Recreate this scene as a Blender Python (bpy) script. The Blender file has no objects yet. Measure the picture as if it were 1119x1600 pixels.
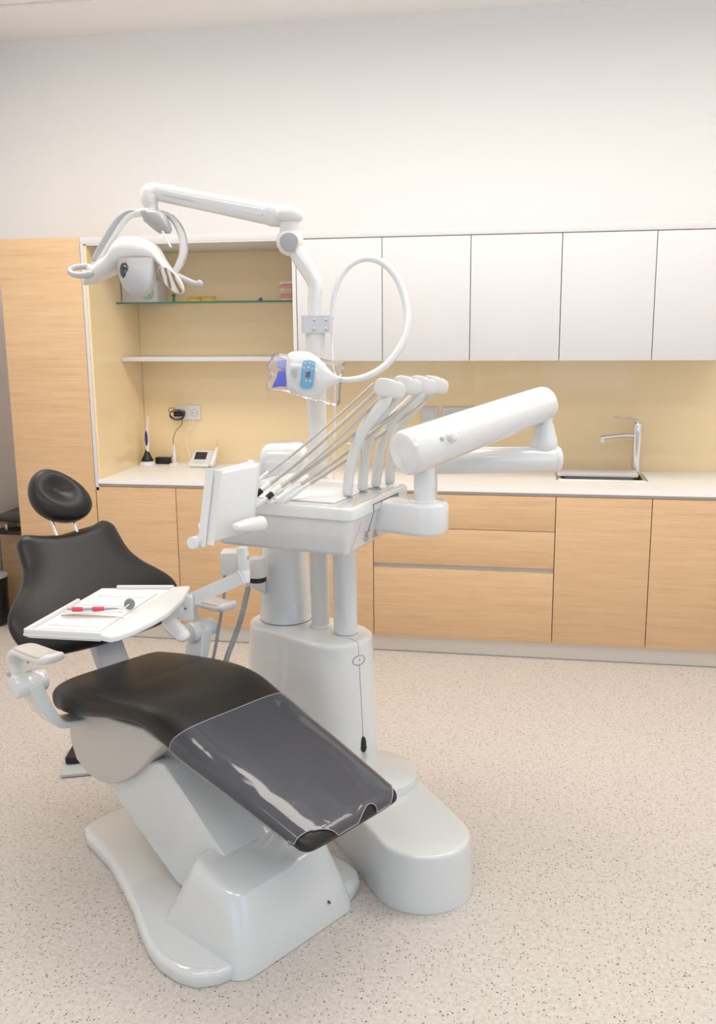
import bpy, bmesh, math, random
from mathutils import Vector, Matrix
random.seed(7)
sc = bpy.context.scene
V = Vector
PI = math.pi

# ------------------------------------------------------------------ camera
FPX = 1478.95
PITCH, ROLL, YAW = -0.2009, -0.0097, -0.1808
CAM = V((0.0, -4.7036, 1.7317))
fwd = V((math.sin(YAW)*math.cos(PITCH), math.cos(YAW)*math.cos(PITCH), math.sin(PITCH)))
rt = V((math.cos(YAW), -math.sin(YAW), 0))
up0 = rt.cross(fwd)
right = math.cos(ROLL)*rt + math.sin(ROLL)*up0
upv = -math.sin(ROLL)*rt + math.cos(ROLL)*up0
cd = bpy.data.cameras.new('camera')
cd.sensor_fit = 'VERTICAL'; cd.sensor_height = 36.0; cd.lens = 36.0*FPX/1600.0
cd.clip_start = 0.05
cam = bpy.data.objects.new('camera', cd)
sc.collection.objects.link(cam)
m = Matrix((right, upv, -fwd)).transposed().to_4x4(); m.translation = CAM
cam.matrix_world = m
sc.camera = cam

# ------------------------------------------------------------------ world, lights, exposure
sc.view_settings.view_transform = 'Standard'
sc.view_settings.look = 'None'
sc.view_settings.gamma = 1.0
sc.view_settings.use_curve_mapping = False
sc.view_settings.exposure = -0.73
sc.cycles.use_denoising = True
sc.cycles.max_bounces = 10
sc.cycles.diffuse_bounces = 5
w = bpy.data.worlds.new('world'); sc.world = w; w.use_nodes = True
w.node_tree.nodes['Background'].inputs[0].default_value = (0.75, 0.86, 1.0, 1)
w.node_tree.nodes['Background'].inputs[1].default_value = 1.6

def area(name, loc, size, energy, color, target=None, rot=None):
    l = bpy.data.lights.new(name, 'AREA'); l.shape = 'RECTANGLE'
    l.size, l.size_y = size; l.energy = energy; l.color = color
    o = bpy.data.objects.new(name, l); sc.collection.objects.link(o); o.location = loc
    if target is not None:
        o.rotation_euler = (V(target)-V(loc)).to_track_quat('-Z', 'Y').to_euler()
    return o
WARM = (1.0, 0.945, 0.885)
LIGHTS = ((-1.95, -1.25, 37.0), (-0.1, -1.25, 42.0), (1.85, -1.25, 28.0), (-1.2, -3.9, 22.0), (0.9, -3.9, 18.0))
for lx, ly, le in LIGHTS:
    area('ceiling_panel_light', (lx, ly, 3.20), (1.55, 0.85), le, WARM, target=(lx, ly, 0))
# daylight coming through the two windows behind the camera
area('window_daylight', (2.60, -4.3, 1.75), (2.6, 1.9), 21.0, (0.48, 0.71, 1.0), target=(-1.0, -3.6, 1.2))
area('window_daylight', (-0.5, -7.0, 1.75), (3.6, 1.9), 22.0, (0.50, 0.72, 1.0), target=(-0.5, 0, 1.5))

# ------------------------------------------------------------------ materials
def mat(name, color, rough=0.5, metal=0.0, spec=0.5, coat=0.0, trans=0.0, alpha=1.0, ior=1.45, emit=None, estr=0.0, sss=0.0):
    m = bpy.data.materials.new(name); m.use_nodes = True
    b = m.node_tree.nodes['Principled BSDF']
    c = tuple(color)+(1,)
    b.inputs['Base Color'].default_value = c
    b.inputs['Roughness'].default_value = rough
    b.inputs['Metallic'].default_value = metal
    b.inputs['Specular IOR Level'].default_value = spec
    b.inputs['Coat Weight'].default_value = coat
    b.inputs['Coat Roughness'].default_value = 0.05
    b.inputs['Transmission Weight'].default_value = trans
    b.inputs['Alpha'].default_value = alpha
    b.inputs['IOR'].default_value = ior
    if emit:
        b.inputs['Emission Color'].default_value = tuple(emit)+(1,); b.inputs['Emission Strength'].default_value = estr
    return m
def nodes(m): return m.node_tree.nodes, m.node_tree.links, m.node_tree.nodes['Principled BSDF']
def ramp(N, stops):
    r = N.new('ShaderNodeValToRGB'); e = r.color_ramp.elements
    while len(e) < len(stops): e.new(0.5)
    for k, (p, c) in enumerate(stops): e[k].position = p; e[k].color = tuple(c)+(1,)
    return r

M = {}
M['wall'] = mat('wall_paint', (0.90, 0.89, 0.875), 0.75, spec=0.2)
M['side_wall'] = mat('side_wall_paint', (0.88, 0.865, 0.85), 0.7, spec=0.2)
M['ceiling'] = mat('ceiling_paint', (0.93, 0.91, 0.89), 0.8, spec=0.1)
for k in ('wall', 'ceiling'):
    N, L_, b = nodes(M[k]); n = N.new('ShaderNodeTexNoise'); n.inputs['Scale'].default_value = 250
    bp = N.new('ShaderNodeBump'); bp.inputs['Strength'].default_value = 0.03; bp.inputs['Distance'].default_value = 0.002
    L_.new(n.outputs[0], bp.inputs['Height']); L_.new(bp.outputs[0], b.inputs['Normal'])

def wood_mat(name, tint=1.0, vert=False):
    m = mat(name, (0.7, 0.45, 0.22), 0.45, spec=0.35)
    N, L_, b = nodes(m)
    g = N.new('ShaderNodeNewGeometry'); oi = N.new('ShaderNodeObjectInfo')
    mp = N.new('ShaderNodeMapping')
    ad = N.new('ShaderNodeVectorMath'); ad.operation = 'ADD'
    sx = N.new('ShaderNodeVectorMath'); sx.operation = 'SCALE'; sx.inputs['Scale'].default_value = 7.0
    cmb = N.new('ShaderNodeCombineXYZ'); L_.new(oi.outputs['Random'], cmb.inputs[0]); L_.new(oi.outputs['Random'], cmb.inputs[2])
    L_.new(cmb.outputs[0], sx.inputs[0])
    L_.new(g.outputs['Position'], ad.inputs[0]); L_.new(sx.outputs[0], ad.inputs[1])
    mp.inputs['Scale'].default_value = (1.1, 2.0, 26.0) if not vert else (14, 2, 0.9)
    L_.new(ad.outputs[0], mp.inputs[0])
    n1 = N.new('ShaderNodeTexNoise'); n1.inputs['Scale'].default_value = 1.6; n1.inputs['Detail'].default_value = 7; n1.inputs['Roughness'].default_value = 0.62; n1.inputs['Distortion'].default_value = 0.35
    L_.new(mp.outputs[0], n1.inputs['Vector'])
    r1 = ramp(N, [(0.25, (0.60*tint, 0.385*tint, 0.215*tint)), (0.42, (0.69*tint, 0.46*tint, 0.265*tint)), (0.6, (0.73*tint, 0.495*tint, 0.29*tint)), (0.8, (0.77*tint, 0.53*tint, 0.32*tint))])
    L_.new(n1.outputs[0], r1.inputs[0])
    mp2 = N.new('ShaderNodeMapping'); mp2.inputs['Scale'].default_value = (4, 6, 160) if not vert else (160, 6, 4)
    L_.new(ad.outputs[0], mp2.inputs[0])
    n2 = N.new('ShaderNodeTexNoise'); n2.inputs['Scale'].default_value = 1.5; n2.inputs['Detail'].default_value = 3
    L_.new(mp2.outputs[0], n2.inputs['Vector'])
    r2 = ramp(N, [(0.3, (0.86, 0.84, 0.82)), (0.55, (1, 1, 1))])
    L_.new(n2.outputs[0], r2.inputs[0])
    mx = N.new('ShaderNodeMix'); mx.data_type = 'RGBA'; mx.blend_type = 'MULTIPLY'; mx.inputs[0].default_value = 0.8
    L_.new(r1.outputs[0], mx.inputs[6]); L_.new(r2.outputs[0], mx.inputs[7])
    L_.new(mx.outputs[2], b.inputs['Base Color'])
    return m
M['oak'] = wood_mat('oak_veneer')
M['desk_wood'] = wood_mat('desk_veneer', 0.8)

def floor_mat():
    m = mat('speckled_vinyl', (0.6, 0.5, 0.42), 0.42, spec=0.35)
    N, L_, b = nodes(m)
    g = N.new('ShaderNodeNewGeometry')
    base = N.new('ShaderNodeTexNoise'); base.inputs['Scale'].default_value = 70; base.inputs['Detail'].default_value = 4
    L_.new(g.outputs['Position'], base.inputs['Vector'])
    rb = ramp(N, [(0.3, (0.565, 0.508, 0.455)), (0.5, (0.625, 0.575, 0.525)), (0.7, (0.675, 0.628, 0.58))])
    L_.new(base.outputs[0], rb.inputs[0])
    prev = rb.outputs[0]
    for scale, th, pick, col in ((160, 0.30, 0.60, (0.50, 0.42, 0.35)), (105, 0.27, 0.70, (0.25, 0.20, 0.18)), (75, 0.19, 0.76, (0.11, 0.095, 0.09))):
        v = N.new('ShaderNodeTexVoronoi'); v.inputs['Scale'].default_value = scale
        wob = N.new('ShaderNodeTexNoise'); wob.inputs['Scale'].default_value = scale*1.7
        L_.new(g.outputs['Position'], wob.inputs['Vector'])
        wm = N.new('ShaderNodeVectorMath'); wm.operation = 'MULTIPLY_ADD'; wm.inputs[1].default_value = (0.008,)*3
        L_.new(wob.outputs['Color'], wm.inputs[0]); L_.new(g.outputs['Position'], wm.inputs[2])
        L_.new(wm.outputs[0], v.inputs['Vector'])
        lt = N.new('ShaderNodeMath'); lt.operation = 'LESS_THAN'; lt.inputs[1].default_value = th
        L_.new(v.outputs['Distance'], lt.inputs[0])
        sep = N.new('ShaderNodeSeparateColor'); L_.new(v.outputs['Color'], sep.inputs[0])
        gt = N.new('ShaderNodeMath'); gt.operation = 'GREATER_THAN'; gt.inputs[1].default_value = pick
        L_.new(sep.outputs[0], gt.inputs[0])
        mu = N.new('ShaderNodeMath'); mu.operation = 'MULTIPLY'; L_.new(lt.outputs[0], mu.inputs[0]); L_.new(gt.outputs[0], mu.inputs[1])
        mx = N.new('ShaderNodeMix'); mx.data_type = 'RGBA'; L_.new(mu.outputs[0], mx.inputs[0]); L_.new(prev, mx.inputs[6]); mx.inputs[7].default_value = tuple(col)+(1,)
        prev = mx.outputs[2]
    L_.new(prev, b.inputs['Base Color'])
    return m
M['floor'] = floor_mat()
M['white_lam'] = mat('white_laminate', (0.68, 0.67, 0.665), 0.35, spec=0.4)
M['worktop'] = mat('white_worktop', (0.92, 0.905, 0.885), 0.35, spec=0.4)
M['channel'] = mat('grey_channel', (0.60, 0.565, 0.52), 0.4, spec=0.4)
M['alu'] = mat('brushed_aluminium', (0.52, 0.48, 0.43), 0.45, metal=0.3)
M['plinth'] = mat('plinth_grey', (0.80, 0.755, 0.69), 0.4, spec=0.4)
M['yellow_glass'] = mat('cream_backpainted_glass', (0.90, 0.71, 0.43), 0.4, spec=0.4, coat=0.85)
M['shelf_glass'] = mat('green_glass_edge', (0.03, 0.19, 0.12), 0.08, spec=0.8, alpha=0.9)
M['clear_glass'] = mat('clear_glass', (0.80, 0.95, 0.88), 0.02, spec=0.7, alpha=0.18)
M['dark_gap'] = mat('dark_gap', (0.02, 0.018, 0.015), 0.8)
M['plastic'] = mat('white_enamel', (0.76, 0.765, 0.76), 0.16, spec=0.5, coat=1.0)
M['plastic_b'] = mat('cool_white_enamel', (0.69, 0.715, 0.715), 0.16, spec=0.5, coat=0.9)
M['plastic_w'] = mat('warm_white_plastic', (0.76, 0.745, 0.72), 0.28, spec=0.5)
M['holder'] = mat('holder_plastic', (0.66, 0.655, 0.63), 0.32, spec=0.5)
M['skirt'] = mat('skirt_shaded', (0.62, 0.585, 0.54), 0.4, spec=0.4)  # warm grey holds the shade under the seat; the part is grey-white
M['arm_pad'] = mat('armrest_pad_beige', (0.62, 0.575, 0.52), 0.45, spec=0.4)
M['grey'] = mat('grey_plastic', (0.40, 0.41, 0.42), 0.35, spec=0.5)
M['lgrey'] = mat('light_grey_plastic', (0.52, 0.52, 0.525), 0.3, spec=0.5)
M['hose'] = mat('hose_beige_grey', (0.50, 0.46, 0.41), 0.45)
M['hose_grey'] = mat('hose_grey', (0.34, 0.34, 0.35), 0.5)
M['cream'] = mat('cream_hose', (0.83, 0.79, 0.72), 0.4)
M['line'] = mat('seam_line', (0.10, 0.10, 0.11), 0.6)
M['softline'] = mat('soft_seam', (0.42, 0.43, 0.45), 0.6)
M['black'] = mat('black_plastic', (0.012, 0.012, 0.013), 0.35)
M['chrome'] = mat('chrome', (0.75, 0.75, 0.76), 0.12, metal=1.0)
M['steel'] = mat('satin_steel', (0.58, 0.58, 0.58), 0.28, metal=1.0)
M['brass'] = mat('brass_steel', (0.62, 0.55, 0.46), 0.25, metal=1.0)
M['mirror'] = mat('mirror', (0.62, 0.56, 0.50), 0.10, metal=1.0)
M['mirror_g'] = mat('dull_mirror', (0.27, 0.27, 0.27), 0.35, metal=0.2)
M['red'] = mat('coral_grip', (0.78, 0.07, 0.12), 0.5)
M['blue'] = mat('blue_plastic', (0.012, 0.05, 0.62), 0.35)
M['blue_l'] = mat('pale_blue_plastic', (0.30, 0.36, 0.82), 0.4)
M['cyan'] = mat('sky_blue_panel', (0.09, 0.45, 0.72), 0.3)
M['navy'] = mat('navy_grip', (0.03, 0.04, 0.16), 0.35)
M['screen'] = mat('dark_screen', (0.045, 0.042, 0.045), 0.2)
M['pink'] = mat('pink_gum', (0.80, 0.34, 0.32), 0.4)
M['tooth'] = mat('ivory_teeth', (0.84, 0.78, 0.68), 0.35)
M['ymodel'] = mat('yellow_wax', (0.80, 0.60, 0.16), 0.4)
M['green'] = mat('green_ink', (0.12, 0.60, 0.18), 0.5)
M['purple'] = mat('purple_plastic', (0.25, 0.12, 0.42), 0.5)
M['tray'] = mat('tray_white', (0.78, 0.78, 0.775), 0.28, spec=0.5)
M['liner'] = mat('tray_liner', (0.80, 0.795, 0.785), 0.6)
M['lamp_panel'] = mat('lamp_diffuser', (0.9, 0.9, 0.9), 0.5, emit=(1.0, 0.94, 0.87), estr=3.0)

N, L_, b = nodes(M['mirror']); wv_ = N.new('ShaderNodeTexWave'); wv_.inputs['Scale'].default_value = 9; wv_.inputs['Distortion'].default_value = 9.0
g_ = N.new('ShaderNodeNewGeometry'); L_.new(g_.outputs['Position'], wv_.inputs['Vector'])
rm = ramp(N, [(.15, (.30, .23, .18)), (.4, (.70, .62, .54)), (.75, (.85, .80, .74))]); L_.new(wv_.outputs[0], rm.inputs[0]); L_.new(rm.outputs[0], b.inputs['Base Color'])  # mirrored dark and bright streaks painted into the base colour
bw = N.new('ShaderNodeBump'); bw.inputs['Strength'].default_value = .25; bw.inputs['Distance'].default_value = .004; L_.new(wv_.outputs[0], bw.inputs['Height']); L_.new(bw.outputs[0], b.inputs['Normal'])
# black leatherette
M['leather'] = mat('black_leatherette', (0.017, 0.0155, 0.0145), 0.38, spec=0.45)

# clear plastic film over the leg rest and clear bag
def film(name, tint, base_fac, edge, rough, wav=0.3):
    m = bpy.data.materials.new(name); m.use_nodes = True
    N = m.node_tree.nodes; L_ = m.node_tree.links
    N.remove(N['Principled BSDF']); out = N['Material Output']
    tr = N.new('ShaderNodeBsdfTransparent'); tr.inputs[0].default_value = (0.97, 0.97, 0.98, 1)
    gl = N.new('ShaderNodeBsdfGlossy'); gl.inputs['Roughness'].default_value = rough; gl.inputs['Color'].default_value = (1, 1, 1, 1)
    df = N.new('ShaderNodeBsdfDiffuse'); df.inputs[0].default_value = tuple(tint)+(1,)
    m1 = N.new('ShaderNodeMixShader'); m1.inputs[0].default_value = base_fac
    L_.new(tr.outputs[0], m1.inputs[1]); L_.new(df.outputs[0], m1.inputs[2])
    fr = N.new('ShaderNodeFresnel'); fr.inputs[0].default_value = edge
    ns = N.new('ShaderNodeTexNoise'); ns.inputs['Scale'].default_value = 5; ns.inputs['Detail'].default_value = 1.5; ns.inputs['Distortion'].default_value = 0.8
    tc = N.new('ShaderNodeNewGeometry'); L_.new(tc.outputs['Position'], ns.inputs['Vector'])
    bp = N.new('ShaderNodeBump'); bp.inputs['Strength'].default_value = wav; bp.inputs['Distance'].default_value = 0.03
    L_.new(ns.outputs[0], bp.inputs['Height']); L_.new(bp.outputs[0], gl.inputs['Normal']); L_.new(bp.outputs[0], fr.inputs['Normal'])
    m2 = N.new('ShaderNodeMixShader'); L_.new(fr.outputs[0], m2.inputs[0]); L_.new(m1.outputs[0], m2.inputs[1]); L_.new(gl.outputs[0], m2.inputs[2])
    L_.new(m2.outputs[0], out.inputs['Surface'])
    return m
M['film'] = film('clear_film', (0.36, 0.38, 0.46), 0.15, 1.5, 0.07, 0.13)
M['bag'] = film('clear_bag', (0.95, 0.93, 0.92), 0.13, 1.18, 0.15, 0.5)
M['film_edge'] = mat('film_edge', (0.36, 0.36, 0.39), 0.3)

# ------------------------------------------------------------------ mesh helpers
def tag(o, label=None, cat=None, group=None, kind=None):
    if label: o['label'] = label
    if cat: o['category'] = cat
    if group: o['group'] = group
    if kind: o['kind'] = kind
    return o
def thing(name, loc, label, cat, group=None):
    o = bpy.data.objects.new(name, None); o.empty_display_size = 0.05
    sc.collection.objects.link(o); o.location = loc
    return tag(o, label, cat, group)
def origin_of(o):
    p = V((0, 0, 0))
    while o is not None: p = p + o.location; o = o.parent
    return p
def obj(name, bm, material, parent=None, angle=38, label=None, kind=None):
    """bm is in world coordinates; the mesh is stored relative to its own origin (parent's origin when it has one)."""
    bmesh.ops.recalc_face_normals(bm, faces=bm.faces[:])
    me = bpy.data.meshes.new(name)
    if parent is not None: off = origin_of(parent)
    else:
        off = V((0, 0, 0))
        if kind is None and len(bm.verts):
            xs = [v.co for v in bm.verts]
            off = V(((min(c.x for c in xs)+max(c.x for c in xs))/2, (min(c.y for c in xs)+max(c.y for c in xs))/2, min(c.z for c in xs)))
    bmesh.ops.translate(bm, verts=bm.verts[:], vec=-off)
    bm.to_mesh(me); bm.free()
    me.materials.append(material)
    for p in me.polygons: p.use_smooth = True
    me.set_sharp_from_angle(angle=math.radians(angle))
    o = bpy.data.objects.new(name, me); sc.collection.objects.link(o)
    if parent is not None: o.parent = parent
    else: o.location = off
    if label: o['label'] = label
    if kind: o['kind'] = kind
    return o
def merge(bm, t):
    tmp = bpy.data.meshes.new('tmp'); t.to_mesh(tmp); t.free(); bm.from_mesh(tmp); bpy.data.meshes.remove(tmp)
    return bm
X, Y, Z = V((1, 0, 0)), V((0, 1, 0)), V((0, 0, 1))
def box(lo, hi, bev=0.0, seg=2, o=V((0, 0, 0)), ax=X, ay=Y, az=Z, bm=None):
    t = bmesh.new(); bmesh.ops.create_cube(t, size=1.0)
    for v in t.verts:
        c = [lo[i]+(hi[i]-lo[i])*(v.co[i]+0.5) for i in range(3)]
        v.co = o + ax*c[0] + ay*c[1] + az*c[2]
    if bev > 0: bmesh.ops.bevel(t, geom=t.edges[:], offset=bev, segments=seg, profile=0.5, affect='EDGES')
    if bm is None: return t
    return merge(bm, t)
def loft(rings, cap=True, bm=None, closed=True):
    t = bm if bm is not None else bmesh.new()
    vs = [[t.verts.new(p) for p in r] for r in rings]
    n = len(vs[0])
    for a, b_ in zip(vs, vs[1:]):
        for i in range(n if closed else n-1):
            j = (i+1) % n
            t.faces.new((a[i], a[j], b_[j], b_[i]))
    if cap:
        t.faces.new(vs[0]); t.faces.new(vs[-1])
    return t
def circ(c, u, v, ru, rv=None, n=24, e=2.0):
    rv = ru if rv is None else rv; out = []
    for i in range(n):
        a = 2*PI*i/n; ca, sa = math.cos(a), math.sin(a)
        out.append(c + u*(ru*math.copysign(abs(ca)**(2/e), ca)) + v*(rv*math.copysign(abs(sa)**(2/e), sa)))
    return out
def frame(d):
    d = d.normalized(); a = Z if abs(d.z) < 0.9 else X
    u = d.cross(a).normalized(); return u, d.cross(u).normalized()
def lathe(o, d, prof, n=32, bm=None):
    """prof: list of (radius, height along d)"""
    u, v = frame(d); d = d.normalized()
    return loft([circ(o+d*h, u, v, max(r, 1e-4), n=n) for r, h in prof], bm=bm)
def cyl(a, b_, r0, r1=None, n=28, bev=0.0, bm=None):
    r1 = r0 if r1 is None else r1; d = b_-a; L = d.length
    if bev > 0:
        pr = [(r0-bev, 0), (r0-bev*0.3, bev*0.3), (r0, bev), (r1, L-bev), (r1-bev*0.3, L-bev*0.3), (r1-bev, L)]
    else: pr = [(r0, 0), (r1, L)]
    return lathe(a, d, pr, n, bm)
def catmull(pts, k=8):
    P = [pts[0]*2-pts[1]] + list(pts) + [pts[-1]*2-pts[-2]]; out = []
    for i in range(1, len(P)-2):
        p0, p1, p2, p3 = P[i-1:i+3]
        for j in range(k):
            t = j/k
            out.append(0.5*((2*p1)+(p2-p0)*t+(2*p0-5*p1+4*p2-p3)*t*t+(3*p1-p0-3*p2+p3)*t**3))
    out.append(P[-2]); return out
def lerp_list(vals, n):
    out = []
    for i in range(n):
        t = i/(n-1)*(len(vals)-1); k = min(int(t), len(vals)-2); f = t-k
        out.append(vals[k]*(1-f)+vals[k+1]*f)
    return out
def tube(pts, r, n=12, k=8, bm=None, flat=1.0, upref=None, round_end=True):
    """swept tube through pts; r a radius or list of radii; flat squashes one axis"""
    P = catmull([V(p) for p in pts], k) if len(pts) > 2 and k > 1 else [V(p) for p in pts]
    R = lerp_list(list(r), len(P)) if isinstance(r, (list, tuple)) else [r]*len(P)
    tang = []
    for i in range(len(P)):
        a = P[max(i-1, 0)]; c = P[min(i+1, len(P)-1)]; tang.append((c-a).normalized())
    if upref is not None: u = (upref - tang[0]*upref.dot(tang[0])).normalized()
    else: u = frame(tang[0])[0]
    rings = []
    for i in range(len(P)):
        u = (u - tang[i]*u.dot(tang[i])).normalized(); v = tang[i].cross(u)
        rings.append((P[i], u.copy(), v, R[i], tang[i]))
    out = []
    if round_end:
        p, uu, vv, rr, t = rings[0]
        out += [circ(p-t*rr*0.6, uu, vv, rr*0.35, rr*0.35*flat, n), circ(p-t*rr*0.4, uu, vv, rr*0.75, rr*0.75*flat, n)]
    out += [circ(p, uu, vv, rr, rr*flat, n) for p, uu, vv, rr, t in rings]
    if round_end:
        p, uu, vv, rr, t = rings[-1]
        out += [circ(p+t*rr*0.4, uu, vv, rr*0.75, rr*0.75*flat, n), circ(p+t*rr*0.6, uu, vv, rr*0.35, rr*0.35*flat, n)]
    return loft(out, bm=bm)
def prism(pts, d, bev=0.0, seg=3, bm=None):
    """polygon pts (3D, planar) extruded along vector d; all edges bevelled"""
    t = bmesh.new(); a = [t.verts.new(p) for p in pts]; f = t.faces.new(a)
    r = bmesh.ops.extrude_face_region(t, geom=[f]); vs = [g for g in r['geom'] if isinstance(g, bmesh.types.BMVert)]
    bmesh.ops.translate(t, verts=vs, vec=d)
    if bev > 0:
        bmesh.ops.recalc_face_normals(t, faces=t.faces[:])
        es = [e for e in t.edges if e.calc_face_angle(0) > 0.6]
        bmesh.ops.bevel(t, geom=es, offset=bev, segments=seg, profile=0.5, affect='EDGES', clamp_overlap=True)
    if bm is None: return t
    return merge(bm, t)
def rrect(c, u, v, hu, hv, r, n=6):
    out = []
    for sx, sy, a0 in ((1, 1, 0), (-1, 1, 90), (-1, -1, 180), (1, -1, 270)):
        for i in range(n+1):
            a = math.radians(a0+90*i/n)
            out.append(c + u*(sx*(hu-r)+r*math.cos(a)) + v*(sy*(hv-r)+r*math.sin(a)))
    return out
def stadium(a, b_, r, z, n=14):
    """plan outline of a capsule from a to b at height z"""
    d = (b_-a).normalized(); ang = math.atan2(d.y, d.x); out = []
    for i in range(n+1):
        t = ang-PI/2+PI*i/n; out.append(V((b_.x+r*math.cos(t), b_.y+r*math.sin(t), z)))
    for i in range(n+1):
        t = ang+PI/2+PI*i/n; out.append(V((a.x+r*math.cos(t), a.y+r*math.sin(t), z)))
    return out
def smooth_closed(pts, k=6):
    n = len(pts); out = []
    for i in range(n):
        p0, p1, p2, p3 = pts[i-1], pts[i], pts[(i+1) % n], pts[(i+2) % n]
        for j in range(k):
            t = j/k
            out.append(0.5*((2*p1)+(p2-p0)*t+(2*p0-5*p1+4*p2-p3)*t*t+(3*p1-p0-3*p2+p3)*t**3))
    return out
def ellipsoid(c, u, v, w_, ru, rv, rw, n=28, m=16, bm=None, e=2.0):
    rings = []
    for i in range(m+1):
        a = -PI/2+PI*i/m; ca = max(math.cos(a), 0.02)
        rings.append(circ(c+w_*(rw*math.sin(a)), u, v, ru*ca, rv*ca, n, e))
    return loft(rings, bm=bm)
def at(px, py, d):
    """point in the room seen at (px,py) of the 1119x1600 frame, d metres in front of the camera"""
    return CAM + (fwd + right*((px-559.5)/FPX) + upv*((800-py)/FPX))*d
RH = rt.normalized()                       # horizontal, to the right of the picture
FH = V((math.sin(YAW), math.cos(YAW), 0))  # horizontal, away from the camera

# ================================================================== ROOM
X1 = -2.7596; D = 0.646; XL, XR = -3.13, 2.75; YF = -7.2; ZC = 3.296
obj('floor', box((XL-.1, YF, -0.1), (XR+.1, D+.1, 0.0)), M['floor'], kind='structure')
obj('wall_back', box((XL-.1, D, 0), (XR+.1, D+.12, ZC+.1)), M['wall'], kind='structure')
obj('wall_left', box((XL-.12, YF, 0), (XL, D, ZC+.1)), M['side_wall'], kind='structure')
# ceiling with a slightly lower plasterboard field near the back wall
obj('ceiling', box((XL-.1, 0.105, ZC), (XR+.1, D+.1, ZC+.12), bm=box((XL-.1, YF, ZC+0.012), (XR+.1, 0.100, ZC+.12))), M['ceiling'], kind='structure')
# right wall with a window opening, front wall (behind the camera) with a wide window opening
t = box((XR, YF, 0), (XR+.12, -5.7, ZC+.1)); box((XR, -2.9, 0), (XR+.12, D, ZC+.1), bm=t)
box((XR, -5.7, 0), (XR+.12, -2.9, 0.75), bm=t); box((XR, -5.7, 2.75), (XR+.12, -2.9, ZC+.1), bm=t)
obj('wall_right', t, M['wall'], kind='structure')
t = box((XL, YF-.12, 0), (-2.4, YF, ZC+.1)); box((1.4, YF-.12, 0), (XR, YF, ZC+.1), bm=t)
box((-2.4, YF-.12, 0), (1.4, YF, 0.75), bm=t); box((-2.4, YF-.12, 2.75), (1.4, YF, ZC+.1), bm=t)
obj('wall_front', t, M['wall'], kind='structure')
def window(name, lo, hi, axis):
    t = bmesh.new(); f = 0.05
    a = 1-axis
    mid = (lo[a]+hi[a])/2
    for l, h in (((lo[a], lo[2]), (lo[a]+f, hi[2])), ((hi[a]-f, lo[2]), (hi[a], hi[2])), ((lo[a], lo[2]), (hi[a], lo[2]+f)), ((lo[a], hi[2]-f), (hi[a], hi[2])), ((mid-f/2, lo[2]), (mid+f/2, hi[2]))):
        L3 = [0, 0, l[1]]; H3 = [0, 0, h[1]]; L3[a] = l[0]; H3[a] = h[0]; L3[axis] = lo[axis]; H3[axis] = hi[axis]
        box(L3, H3, bm=t)
    return obj(name, t, M['white_lam'], kind='structure')
window('window_1', (XR+.03, -5.7, .75), (XR+.09, -2.9, 2.75), 0)
window('window_2', (-2.4, YF-.09, .75), (1.4, YF-.03, 2.75), 1)
for (lx, ly, le), pos in zip(LIGHTS, ('left of the three panels near the cabinet wall', 'middle one of the three panels near the cabinet wall', 'right of the three panels near the cabinet wall', 'left of the two panels above the camera', 'right of the two panels above the camera')):
    t = thing('ceiling_light', (lx, ly, 3.22), 'white ceiling light panel, '+pos, 'light', 'ceiling light panels')
    obj('frame', box((lx-.80, ly-.45, 3.225), (lx+.80, ly+.45, ZC), .004), M['white_lam'], t)
    obj('diffuser', box((lx-.78, ly-.43, 3.215), (lx+.78, ly+.43, 3.226)), M['lamp_panel'], t)

# ================================================================== FITTED CABINETS
X1, X2, XN = -2.7596, -2.299, -2.270
ZT, ZD, ZU = 2.157, 2.115, 1.5276
XE = 2.0
G = 0.002
c = thing('tall_cabinet', ((X1+X2)/2, .3, 0), 'tall floor-standing oak veneer cabinet at the left end of the cabinet run', 'cabinet')
obj('body', box((X1, 0.02, 0.08), (X2-G, D-.003, ZT)), M['oak'], c)
obj('door', box((X1, 0.0, 0.10), (X2-G-.001, 0.019, ZT), .001), M['oak'], c)
obj('plinth', box((X1+.01, .05, 0), (X2-G, .07, .08)), M['plinth'], c)

c = thing('display_niche', (-1.73, .3, 0.9), 'open display niche with cream glass lining and two shelves beside the tall oak cabinet', 'shelving')
obj('side_panel', box((X2, 0.0, 0.84), (-2.281, D-.003, 2.1223)), M['white_lam'], c, label='white side panel')
obj('glass_lining', box((-2.2805, 0.004, 0.9), (-2.268, D-.012, ZD)), M['yellow_glass'], c, label='cream back-painted glass side')
obj('back_panel', box((-2.2675, D-.012, 1.5), (-1.185, D-.002, ZD)), M['yellow_glass'], c, label='cream glass back')
obj('divider', box((-1.181, 0.0, ZU), (-1.1625, D-.003, ZD)), M['white_lam'], c, label='white divider panel')
obj('niche_ceiling', box((-2.268, 0.0, 2.1155), (-1.165, D-.003, 2.122)), M['white_lam'], c)
obj('shelf', box((-2.266, .35, 1.512), (-1.183, D-.013, 1.535), .001), M['white_lam'], c, label='white lower shelf')
gs = obj('glass_shelf', box((-2.266, .33, 1.826), (-1.183, D-.013, 1.835)), M['clear_glass'], c, label='clear glass upper shelf')
obj('glass_edge', box((-2.266, .328, 1.8255), (-1.183, .3315, 1.8355)), M['shelf_glass'], gs, label='dark green front edge of the glass shelf')

obj_top = obj('cornice_board', box((X2-.001, 0.0, 2.1225), (XE, D-.003, ZT), .001), M['white_lam'])
tag(obj_top, 'long white board running along the top of the wall cabinets and niche', 'board')

spl = obj('backsplash', box((-2.2675, D-.010, 0.9), (XE, D-.001, 1.512), 0), M['yellow_glass'])
tag(spl, 'glossy cream-yellow glass splashback between worktop and wall cabinets', 'splashback')

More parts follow.
